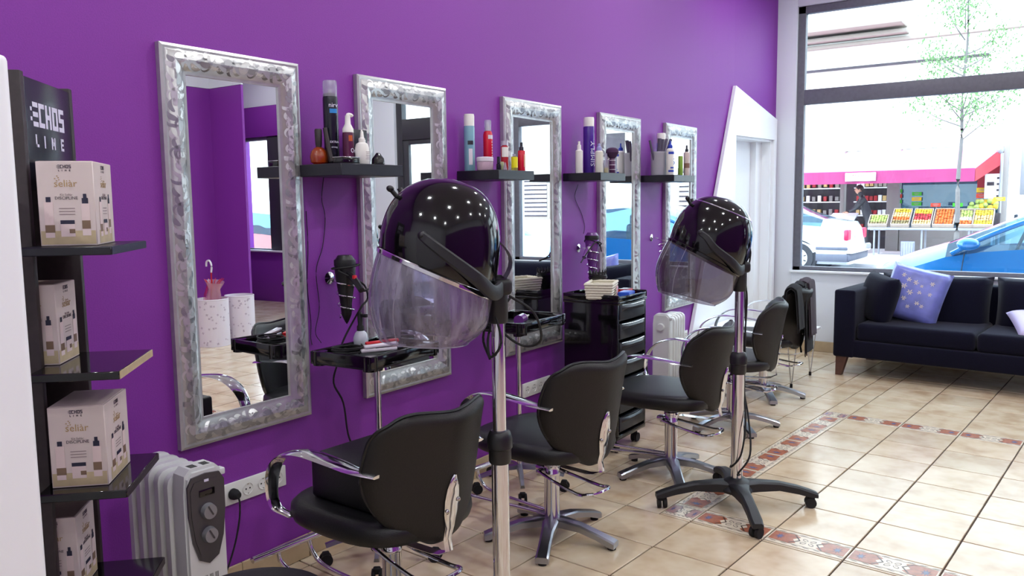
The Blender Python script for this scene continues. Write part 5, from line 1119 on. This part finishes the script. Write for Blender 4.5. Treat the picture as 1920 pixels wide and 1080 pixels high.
for k, x in enumerate((-7.5, -9.8, 4.2, 7.2, 10.2, 13.2, 16.5, 20, 24)):
    for z in ((.9, 6.6) if k % 2 else (2.2, 6.6)):
        g = G(); g.box((x, FY - .03, z + .75), (1.3, .06, 1.6), 'ledge', bev=.01); w_ = g.obj('window', bd); g = G(); g.box((x, FY - .065, z + .75), (1.1, .02, 1.4), 'shop_dark' if z < 3 else 'steel_post'); g.obj('pane', w_)
        if k % 2:
            g = G()
            for q in range(9): g.box((x, FY - .085, z + .15 + q * .15), (1.1, .02, .09), 'white_board')
            g.obj('shutter', w_)
for x, z in ((6, 3.6), (9, 3.3), (14.8, 3.8)):
    t = thing('air_conditioner', 'white box of an air conditioner on the facade seen only in the mirrors', 'air conditioner', (x, FY - .2, z), group='facade air conditioners'); g = G(); g.box((0, 0, 0), (.85, .35, .6), 'white_board', bev=.02); g.obj('casing', t); g = G(); g.lathe([(.01, 0), (.2, .005), (.22, .012)], 'steel_post', mtx=Matrix.Rotation(PI / 2, 4, 'X'), at=(0, -.18, 0)); g.obj('fan_grille', t)
g = G(); g.box((1.62, FY - .06, 2.35), (.62, .04, 1.7), 'steel_post', bev=.01); g.obj('grey_panel', bd)
# greengrocer
sh = thing('greengrocer', 'greengrocer shop front with pink awning across the street', 'shop', (0, 0, 0))
g = G(); g.box((-2.3, FY + 1.6, 1.35), (6.6, .1, 2.8), 'shop_dark'); g.box((-2.3, FY + .8, -.04), (6.6, 1.6, .06), 'paving'); g.obj('interior', sh)
for x0, x1 in ((-5.6, -5.5), (-2.93, -2.83), (-1.73, -1.42), (.93, 1.05)):
    g = G(); g.box(((x0 + x1) / 2, FY, 1.35), (x1 - x0, .3, 2.8), 'stand_wall', bev=.01); g.obj('pillar', sh)
g = G(); g.box((-.25, FY - .02, .32), (2.3, .12, .7), 'stand_wall'); g.obj('low_wall', sh)
g = G(); g.box((-.25, FY + .1, 1.55), (2.3, .01, 1.8), 'car_glass'); g.obj('pane', sh)
for x, w in ((-5.0, 1.2), (-3.9, 1.4), (-2.35, 1.0)):
    for z in (.55, .95, 1.35, 1.75, 2.15):
        g = G(); g.box((x, FY + 1.35, z), (w, .4, .03), 'white_board'); s_ = g.obj('shop_shelf', sh); g = G(); rn = random.Random(int(z * 10 + x))
        for q in range(8): g.box((x - w / 2 + .1 + q * w / 8.5, FY + 1.3, z + .1), (.09, .12, rn.uniform(.10, .2)), rn.choice(['white_board', 'pale_fruit', 'ledge', 'stand_wall', 'apple']))
        so_ = g.obj('packet_row', s_); so_['kind'] = 'stuff'
for x, z, w, h, m in ((.0, 2.15, .5, .5, 'shop_red'), (.62, 2.0, .5, .9, 'shop_red'), (-.45, 2.2, .22, .4, 'shop_red')):
    g = G(); g.box((x, FY + .06, z), (w, .02, h), m); g.obj('red_poster', sh)
g = G(); g.box((.73, FY - .12, 1.72), (.36, .02, .62), 'white_board'); pb = g.obj('poster', sh); g = G(); g.box((.68, FY - .135, 1.78), (.16, .004, .09), 'shop_dark', bev=.002); g.box((.68, FY - .135, 1.5), (.16, .004, .06), 'pink_note'); g.obj('print', pb)
for k in range(4): g = G(); g.box((.84, FY - .135, 1.92 - k * .15), (.05, .004, .05), 'shop_dark'); g.obj('print', pb)
# awning
AX0, AX1 = -5.6, .93; aw = thing('awning', 'pink shop awning with darker hanging valance and white name plate', 'awning', (0, 0, 0))
g = G(); A = [(AX0, FY - .02, 2.72), (AX1, FY - .02, 2.72), (AX1 - .42, 21.95, 2.12), (AX0, 21.95, 2.12)]; g.prism(A, (0, 0, -.015), 'awning'); g.obj('canopy', aw)
g = G(); g.surf(lambda u, v: (AX0 + (AX1 - .42 - AX0) * u, 21.93 + .02 * math.sin(u * 60), 2.13 - .31 * v), 60, 2, 'awning_dark'); so_ = g.obj('valance', aw); md = so_.modifiers.new('thick', 'SOLIDIFY'); md.thickness = .008
g = G(); g.faces([(AX1 - .42, 21.95, 2.12), (AX1, FY - .02, 2.72), (AX1, FY - .02, 2.3), (AX1 - .42, 21.95, 1.82)], [(0, 1, 2, 3)], 'shop_red'); so_ = g.obj('side_panel', aw); md = so_.modifiers.new('thick', 'SOLIDIFY'); md.thickness = .008
g = G(); g.box((-2.0, 21.89, 1.99), (.72, .02, .21), 'white_board', bev=.006); npl = g.obj('name_plate', aw); text('Fruteria', .12, 'shop_red', npl, (-2.0, 21.878, 2.03), FR, ext=.002); text('Vicente', .09, 'shop_red', npl, (-2.0, 21.878, 1.935), FR, ext=.002)
g = G(); g.cyl((AX1 + .04, 22.9, -.02), (AX1 + .04, 22.9, 2.5), .035, 'steel_post'); g.sphere((AX1 + .0, 22.9, 2.58), (.08, .08, .1), 'steel_post', 12, 8); tag(g.obj('lamp_post'), 'thin grey post with a small lamp at the end of the awning', 'post')
# fruit table, crates, fruit, price cards
tb = thing('fruit_table', 'long grey metal table carrying the fruit crates outside the shop', 'table', (0, 0, 0))
g = G(); g.box((-.38, 22.15, .70), (2.78, .75, .06), 'steel_post', bev=.01); g.obj('table_top', tb)
for x in (-1.62, -.55, .45, .92):
    g = G(); g.cyl((x, 21.85, .03), (x, 21.85, .68), .022, 'steel_post'); g.cyl((x, 22.45, .03), (x, 22.45, .68), .022, 'steel_post'); g.obj('leg', tb)
CR_ = [(-1.55, .44, [('cabbage', .3), ('grey_veg', .1)], 'crate of pale leafy vegetables at the left end of the fruit table', .38), (-1.04, .42, [('lemon', .25), ('pale_fruit', .3), ('orange', .3), ('grey_veg', .3)], 'crate of yellow, peach and brown fruit in rows', .62),
       (-.57, .42, [('lemon', .3), ('apple', .35), ('pale_fruit', .3)], 'crate of lemons above dark red apples', .62), (-.10, .46, [('orange', 1)], 'large crate heaped with oranges', .62),
       (.36, .34, [('cabbage', .4), ('white_board', .25), ('orange', .3)], 'crate half hidden by the tree trunk', .60), (.72, .42, [('lemon', .3), ('pale_fruit', .35), ('lemon', .3)], 'crate of pale melons at the right end of the fruit table', .60)]
fm = {}
for i, (x, w, rows, lb, L) in enumerate(CR_):
    t = thing('fruit_crate', lb, 'crate', (x, 21.83, .735)); t.rotation_euler = (math.radians(38), 0, 0)
    g = G(); g.box((0, L / 2, .005), (w, L, .01), 'crate'); g.obj('base', t)
    for a in (-1, 1): g = G(); g.box((a * (w / 2 - .008), L / 2, .05), (.016, L, .1), 'crate'); g.obj('side_board', t)
    for a in (.01, L - .01): g = G(); g.box((0, a, .05), (w, .016, .1), 'crate'); g.obj('end_board', t)
    f = thing('fruit_heap', lb.replace('crate of ', '').replace('large crate heaped with ', 'heap of ').replace('crate half', 'fruit in the crate half') + ', the produce itself', 'fruit', (x, 21.83, .735)); f.rotation_euler = t.rotation_euler; g = G(); rn = random.Random(i)
    n = int(L / .062); m_ = int((w - .04) / .062)
    for r in range(n):
        fr = 1 - (r + .5) / n; acc = 0; tot = sum(q[1] for q in rows); kd = rows[-1][0]
        for kk, q in rows:
            acc += q / tot
            if fr <= acc: kd = kk; break
        for c in range(m_):
            s = .034 * rn.uniform(.85, 1.1); g.sphere((-(m_ - 1) * .031 + c * .062 + rn.uniform(-.006, .006), .04 + r * .062, .05 + rn.uniform(0, .03)), (s, s, s * .95), kd, 8, 5)
    g.obj('fruit', f); f['kind'] = 'stuff'
t = thing('cabbage_heap', 'pale green cabbages heaped at the back right of the fruit table', 'vegetables', (.72, 22.5, 1.12)); g = G(); rn = random.Random(4)
for k in range(26): g.sphere((rn.uniform(-.33, .2), rn.uniform(-.06, .06), rn.uniform(0, .25)), rn.uniform(.05, .08), rn.choice(['cabbage', 'cabbage', 'lemon']), 10, 6)
g.obj('leaves', t); t['kind'] = 'stuff'
t = thing('raised_box', 'dark raised box under the heap of cabbages', 'box', (.70, 22.5, .73)); g = G(); g.box((0, 0, .17), (.66, .2, .34), 'shop_dark', bev=.01); g.obj('body', t)
def card(x, z, m, lb, y=22.75, w=.22, h=.09):
    stick = z < 1.3 and x > -.6 or y < 22.5
    if stick and y > 22.5: y = 22.49
    if not stick: k = (FY - .01) / 22.75; x = 2.61 + (x - 2.61) * k; z = 1.478 + (z - 1.478) * k; y = FY - .012; w *= k; h *= k
    t = thing('price_card', lb, 'price card', (x, y, z), group='coloured price cards'); g = G(); g.box((0, 0, 0), (w, .01, h), m); g.obj('card', t); g = G(); g.box((0, -.007, .015), (w * .6, .003, .012), 'ink_soft'); g.box((0, -.007, -.015), (w * .4, .003, .012), 'ink_soft'); g.obj('print', t)
    if stick: g = G(); g.box((0, .01, (.73 - z - .03) / 2), (.012, .008, z - .73), 'stand_brown'); g.obj('stick', t)
card(-1.28, 1.63, 'green', 'green price card, top of the left column'); card(-1.28, 1.50, 'red_card', 'orange-red price card between two green ones'); card(-1.28, 1.36, 'green', 'green price card, bottom of the left column')
card(-.83, 1.55, 'green', 'green price card on top of the yellow one'); card(-.83, 1.42, 'yellow', 'yellow price card under a green one, second column'); card(-.83, 1.30, 'green', 'green price card under the yellow one, second column')
card(-.36, 1.27, 'red_card', 'orange-red price card above the lemons'); card(.12, 1.27, 'green', 'green price card above the oranges')
card(.60, 1.62, 'yellow', 'yellow price card right of the tree, topmost', w=.24, h=.11); card(.60, 1.48, 'red_card', 'orange price card right of the tree, middle', w=.24, h=.11); card(.60, 1.34, 'yellow', 'yellow price card right of the tree, lowest', w=.24, h=.11); card(1.0, 1.40, 'yellow', 'yellow price card in front of the cabbages', y=22.3, w=.24)
t = thing('litter_bin', 'grey ribbed litter bin under the fruit table', 'bin', (-.78, 21.4, .03)); g = G(); g.lathe([(.12, 0), (.14, .02), (.15, .36), (.155, .38), (.14, .38), (.12, .05), (.01, .05)], 'bin_grey', seg=24); g.obj('body', t)
g = G()
for k in range(14): a = k * PI / 7; g.box((.152 * math.cos(a), .152 * math.sin(a), .19), (.012, .012, .32), 'steel_post', rot=Matrix.Rotation(a, 4, 'Z'))
g.obj('rib', t)
# tree
tr_ = thing('street_tree', 'slender young tree with sparse pale leaves in front of the fruit stand', 'tree', (.47, 19.3, .03)); g = G()
g.tube([(0, 0, 0), (.01, 0, .9), (-.01, 0, 1.8), (.02, 0, 2.6), (.0, 0, 3.6), (.05, 0, 4.7), (.0, 0, 6.0)], .055, 'bark', seg=10, n=4, taper=.25); g.obj('trunk', tr_)
rn = random.Random(21); tips = []
for k in range(22):
    z = rn.uniform(2.5, 5.6); a = rn.uniform(0, 2 * PI); L = rn.uniform(.5, 1.15) * (1 - (z - 2.5) / 6); g = G(); p0 = Vector((.0, 0, z)); p2 = p0 + Vector((L * math.cos(a), L * math.sin(a), L * rn.uniform(.5, .95))); p1 = (p0 + p2) / 2 + Vector((0, 0, -.06)); g.tube([p0, p1, p2], .014, 'bark', seg=5, n=3, taper=.3); g.obj('branch', tr_); tips += [p1, p1.lerp(p2, .5), p2, p2]
g = G()
for p in tips:
    for k in range(34):
        c = p + Vector((rn.gauss(0, .16), rn.gauss(0, .16), rn.gauss(0, .14))); s = rn.uniform(.022, .045); R_ = Euler((rn.uniform(0, 6), rn.uniform(0, 6), rn.uniform(0, 6))).to_matrix()
        g.faces([c + R_ @ Vector(q) * s for q in ((-1, 0, 0), (0, -.5, .1), (1, 0, 0), (0, .5, .1))], [(0, 1, 2, 3)], 'leaf_green')
lv = g.obj('leaves', tr_, keep_normals=True); lv['kind'] = 'stuff'

# ---------------------------------------------------------------- cars
def make_car(label, loc, body, L, wb, stn, rz=0, rear=False, hw=.84, cab=None, wheels=True, fx=.78):
    """stn: list of (x, belt z, top z, belt half width, top half width, glass?) along the length from the nose; near side is -y"""
    t = thing('car', label, 'car', loc, rz); x0w, x1w = fx, fx + wb; R = .32
    def sect(i):
        x, bz, tz, bw, tw_, gl = stn[i]; pts = []
        for s in (-1, 1):
            col = [(bw * .93, .20), (bw * 1.0, .30), (bw * 1.02, .5), (bw * 1.0, (bz + .5) / 2 if bz > .5 else bz), (bw * .97, bz), (tw_ + (bw * .97 - tw_) * .12, tz - (tz - bz) * .10), (tw_ * .7, tz)]
            pts.append([(x, s * y, z) for y, z in col])
        return pts[0] + pts[1][::-1]
    g = G(); k = 14; n = len(stn); vs = [p for i in range(n) for p in sect(i)]; bi, gi = g.mi(body), g.mi('car_glass'); fs = []
    f1 = []; f2 = []
    for i in range(n - 1):
        for j in range(k - 1):
            q = (i * k + j, i * k + j + 1, (i + 1) * k + j + 1, (i + 1) * k + j); glass = False
            if stn[i][5] and stn[i + 1][5] and j in (4, 8): glass = True
            if (stn[i][5] in (2,)) and j in (5, 6, 7, 4, 8) and stn[i + 1][5] != 2 or (stn[i][5] == 2 and stn[i + 1][5] == 2 and j in (5, 6, 7)): glass = True
            (f2 if glass else f1).append(q)
    f1 += [tuple(range(k))[::-1], tuple((n - 1) * k + j for j in range(k))]
    g.faces(vs, f1, body)
    o = g.obj('body', t, sharp=32)
    g = G(); g.faces(vs, f2, 'car_glass'); g.obj('windows', t, sharp=32)
    # dark arches, tyres, hubcaps
    for xw in (x0w, x1w):
        for s in (-1, 1):
            g = G(); g.cyl((xw, s * (hw + .025), R), (xw, s * (hw - .24), R), R + .055, 'tyre', seg=28); g.obj('wheel_arch', t)
            g = G(); g.lathe([(R * .62, -.02), (R * .95, -.02), (R, .02), (R, .16), (R * .9, .2), (.01, .2)], 'tyre', (xw, s * (hw + .03), R), Matrix.Rotation(PI / 2 * s, 4, 'X'), 28, cap0=False); w_ = g.obj('wheel', t)
            g = G(); g.lathe([(.01, -.035), (.09, -.032), (R * .6, -.018), (R * .63, .0)], 'hubcap', (xw, s * (hw + .03), R), Matrix.Rotation(PI / 2 * s, 4, 'X'), 28)
            for q in range(9): a = q * 2 * PI / 9; g.box((xw + .15 * math.cos(a), s * (hw + .058), R + .15 * math.sin(a)), (.05, .006, .022), 'tyre', rot=Matrix.Rotation(-a, 4, 'Y'))
            g.obj('hubcap', w_)
    return t
blue = make_car('bright blue hatchback parked right outside the window', (.42, 11.36, GZ), 'car_blue', 3.75, 2.35,
    [(0, .42, .52, .60, .42, 0), (.06, .50, .64, .72, .5, 0), (.25, .62, .77, .80, .56, 0), (.55, .72, .90, .84, .58, 0), (.92, .86, 1.02, .85, .60, 2), (1.30, .93, 1.19, .86, .60, 2), (1.72, .97, 1.37, .86, .58, 2), (2.05, .99, 1.46, .86, .60, 1), (2.5, 1.01, 1.49, .86, .60, 1), (3.05, 1.04, 1.46, .85, .58, 1), (3.4, 1.06, 1.38, .83, .56, 2), (3.66, 1.02, 1.08, .80, .60, 0), (3.75, .6, .7, .76, .6, 0)], fx=.78)
g = G(); g.sphere((1.16, -.94, 1.02), (.12, .075, .07), 'car_blue', 16, 10); g.box((1.2, -.87, .97), (.05, .1, .03), 'car_blue', bev=.01); g.obj('door_mirror', blue)
g = G(); g.tube([(1.12, -.872, .92), (1.10, -.878, .75), (1.08, -.872, .52), (1.06, -.85, .32)], .006, 'tyre', seg=6); g.tube([(2.15, -.872, .98), (2.17, -.88, .7), (2.15, -.86, .32)], .006, 'tyre', seg=6); g.obj('door_gap', blue)
g = G(); g.tube([(.98, -.84, .90), (1.3, -.80, 1.09), (1.72, -.74, 1.28), (2.05, -.72, 1.37)], .028, 'car_blue', seg=8); g.tube([(2.12, -.84, 1.0), (2.15, -.73, 1.38)], .022, 'tyre', seg=6); g.obj('window_pillar', blue)
g = G(); g.tube([(.86, -.55, .985), (.98, -.1, 1.04), (1.1, .4, 1.05)], .008, 'tyre', seg=6); g.tube([(.80, -.6, .95), (.92, .5, .985)], .014, 'tyre', seg=6); g.obj('wiper', blue)
g = G(); g.box((.28, -.62, .62), (.34, .16, .12), 'car_glass', rot=Euler((0, -.3, -.35)), bev=.03); g.obj('headlamp', blue)
g = G(); P = [(1.62 + .17 * math.cos(a) * .35, -.38 + .17 * math.sin(a), 1.0 + .17 * math.cos(a)) for a in [q * PI / 8 for q in range(16)]]; g.tube(P, .014, 'tyre', seg=6, closed=True, smooth=False); g.box((1.45, 0, .86), (.35, 1.3, .16), 'seat_dark', bev=.04); g.obj('steering_wheel', blue)
for y in (-.38, .38):
    g = G(); g.box((2.15, y, .62), (.5, .5, .18), 'seat_dark', bev=.05); g.box((2.40, y, .92), (.16, .48, .6), 'seat_dark', bev=.06); g.box((2.42, y, 1.27), (.09, .26, .16), 'seat_dark', bev=.03); g.obj('car_seat', blue)
g = G(); g.box((1.55, .0, 1.30), (.03, .2, .07), 'seat_dark', bev=.01); g.obj('rear_view_mirror', blue)
# white saloon on the far side: tail towards +x
white = make_car('white saloon with red tail light parked across the street', (-1.22, 18.15, GZ), 'car_white', 4.4, 2.6,
    [(0, .50, .62, .76, .6, 0), (.04, .72, .90, .82, .6, 0), (.14, .92, 1.06, .84, .60, 0), (.55, .97, 1.12, .85, .62, 2), (.95, 1.0, 1.26, .86, .60, 2), (1.25, 1.01, 1.40, .86, .58, 1), (1.8, 1.0, 1.46, .86, .58, 1), (2.5, .98, 1.44, .86, .58, 1), (2.8, .96, 1.36, .86, .58, 2), (3.2, .94, 1.1, .86, .60, 2), (3.45, .9, 1.0, .85, .60, 0), (4.2, .72, .84, .80, .56, 0), (4.4, .4, .55, .66, .5, 0)], rz=PI, fx=.98)
for s in (-1, 1):
    g = G(); g.box((.05, s * .72, .80), (.10, .24, .22), 'tail_red', bev=.03); g.obj('tail_light', white)
g = G(); g.box((-.012, 0, .80), (.02, .52, .13), 'plate', bev=.004); g.obj('number_plate', white)
g = G(); g.box((-.02, 0, .50), (.16, 1.72, .16), 'car_white', bev=.04); g.box((.06, 0, .34), (.20, 1.70, .16), 'bumper_grey', bev=.04); g.box((.32, .872, .53), (.62, .03, .06), 'bumper_grey', bev=.01); g.box((.32, -.872, .53), (.62, .03, .06), 'bumper_grey', bev=.01); g.box((.32, .855, .34), (.62, .04, .15), 'bumper_grey', bev=.01); g.box((.32, -.855, .34), (.62, .04, .15), 'bumper_grey', bev=.01); g.obj('bumper', white)
st_h = [(0, .42, .52, .60, .42, 0), (.06, .50, .64, .72, .5, 0), (.3, .62, .78, .80, .56, 0), (.9, .84, .96, .85, .60, 2), (1.35, .92, 1.22, .86, .60, 2), (1.8, .96, 1.40, .86, .58, 1), (2.6, 1.0, 1.46, .86, .60, 1), (3.3, 1.03, 1.42, .85, .58, 2), (3.8, 1.02, 1.1, .82, .60, 0), (3.95, .6, .7, .76, .6, 0)]
make_car('white hatchback parked behind the blue one, seen in the middle mirror', (4.45, 11.4, GZ), 'car_white', 3.95, 2.4, st_h, fx=.8)
make_car('red hatchback parked along the kerb, seen in the nearest mirror', (9.1, 11.4, GZ), 'car_red', 3.95, 2.4, st_h, fx=.8)

# ---------------------------------------------------------------- shopper bending over the counter
def person():
    t = thing('person', 'person in dark clothes leaning over the shop counter across the street', 'person', (-1.95, 22.75, .03), .35)
    J = {'pel': (0, 0, .93), 'wst': (-.04, 0, 1.08), 'chs': (-.13, 0, 1.30), 'nck': (-.19, 0, 1.46), 'hd0': (-.22, 0, 1.55), 'hd1': (-.24, 0, 1.64),
         'shl': (-.17, .18, 1.40), 'ell': (-.30, .22, 1.17), 'wrl': (-.48, .16, 1.08), 'shr': (-.17, -.18, 1.40), 'elr': (-.32, -.22, 1.18), 'wrr': (-.50, -.16, 1.06),
         'hpl': (0, .09, .90), 'knl': (-.02, .11, .50), 'anl': (.03, .11, .09), 'tol': (-.13, .12, .03), 'hpr': (0, -.09, .90), 'knr': (-.05, -.11, .50), 'anr': (-.02, -.11, .09), 'tor': (-.17, -.12, .03)}
    Rr = {'pel': .15, 'wst': .135, 'chs': .15, 'nck': .06, 'hd0': .075, 'hd1': .095, 'shl': .075, 'ell': .048, 'wrl': .032, 'shr': .075, 'elr': .048, 'wrr': .032, 'hpl': .10, 'knl': .065, 'anl': .042, 'tol': .035, 'hpr': .10, 'knr': .065, 'anr': .042, 'tor': .035}
    E = [('pel', 'wst'), ('wst', 'chs'), ('chs', 'nck'), ('nck', 'hd0'), ('hd0', 'hd1'), ('chs', 'shl'), ('shl', 'ell'), ('ell', 'wrl'), ('chs', 'shr'), ('shr', 'elr'), ('elr', 'wrr'), ('pel', 'hpl'), ('hpl', 'knl'), ('knl', 'anl'), ('anl', 'tol'), ('pel', 'hpr'), ('hpr', 'knr'), ('knr', 'anr'), ('anr', 'tor')]
    ks = list(J); me = bpy.data.meshes.new('body'); me.from_pydata([J[k] for k in ks], [(ks.index(a), ks.index(b)) for a, b in E], []); o = bpy.data.objects.new('body', me); COL.objects.link(o); o.parent = t
    sk = o.modifiers.new('skin', 'SKIN'); sk.use_smooth_shade = True
    for i, k in enumerate(ks): v = me.skin_vertices[0].data[i]; v.radius = (Rr[k], Rr[k]); v.use_root = (k == 'pel')
    su = o.modifiers.new('sub', 'SUBSURF'); su.levels = 1; su.render_levels = 1
    me.materials.append(M['black_cloth'])
    g = G(); g.sphere((-.25, 0, 1.645), (.095, .078, .115), 'skin', 18, 12); g.cyl((-.19, 0, 1.47), (-.23, 0, 1.58), .05, 'skin'); g.prism([(-.338, -.012, 1.62), (-.338, .012, 1.62), (-.345, 0, 1.66)], (-.022, 0, -.006), 'skin')
    for s in (-1, 1): g.sphere((-.335, s * .03, 1.662), (.010, .012, .008), 'dark_hole', 8, 6); g.sphere((-.245, s * .08, 1.645), (.018, .01, .028), 'skin', 8, 6)
    g.box((-.336, 0, 1.59), (.01, .04, .008), 'apple'); g.obj('head', t)
    g = G(); g.sphere((-.235, 0, 1.675), (.10, .086, .105), 'hair', 18, 12); g.obj('hair', t)
    for s, w in (('l', 'wrl'), ('r', 'wrr')):
        g = G(); p = Vector(J[w]); sy_ = 1 if s == 'l' else -1; g.sphere(p + Vector((-.05, 0, -.01)), (.045, .036, .018), 'skin', 12, 8)
        for q, dy in enumerate((-.028, -.01, .009, .026)): a = p + Vector((-.085, dy, -.012)); g.tube([a, a + Vector((-.03, dy * .1, -.008)), a + Vector((-.052 - .006 * (q in (1, 2)), dy * .2, -.028))], .0095, 'skin', seg=6, n=3)
        g.tube([p + Vector((-.03, -.03 * sy_, -.01)), p + Vector((-.06, -.052 * sy_, -.015)), p + Vector((-.085, -.05 * sy_, -.022))], .010, 'skin', seg=6, n=3); g.obj('hand', t)
    return t
person()
t = thing('shop_counter', 'low counter of greens in the doorway in front of the leaning person', 'counter', (-2.6, 22.9, .03)); g = G(); g.box((0, 0, .45), (.62, .5, .9), 'shop_dark', bev=.02); g.obj('cabinet', t)
g = G(); g.box((0, -.03, .94), (.66, .55, .04), 'white_board', bev=.01, rot=Euler((.3, 0, 0))); g.obj('tray', t)
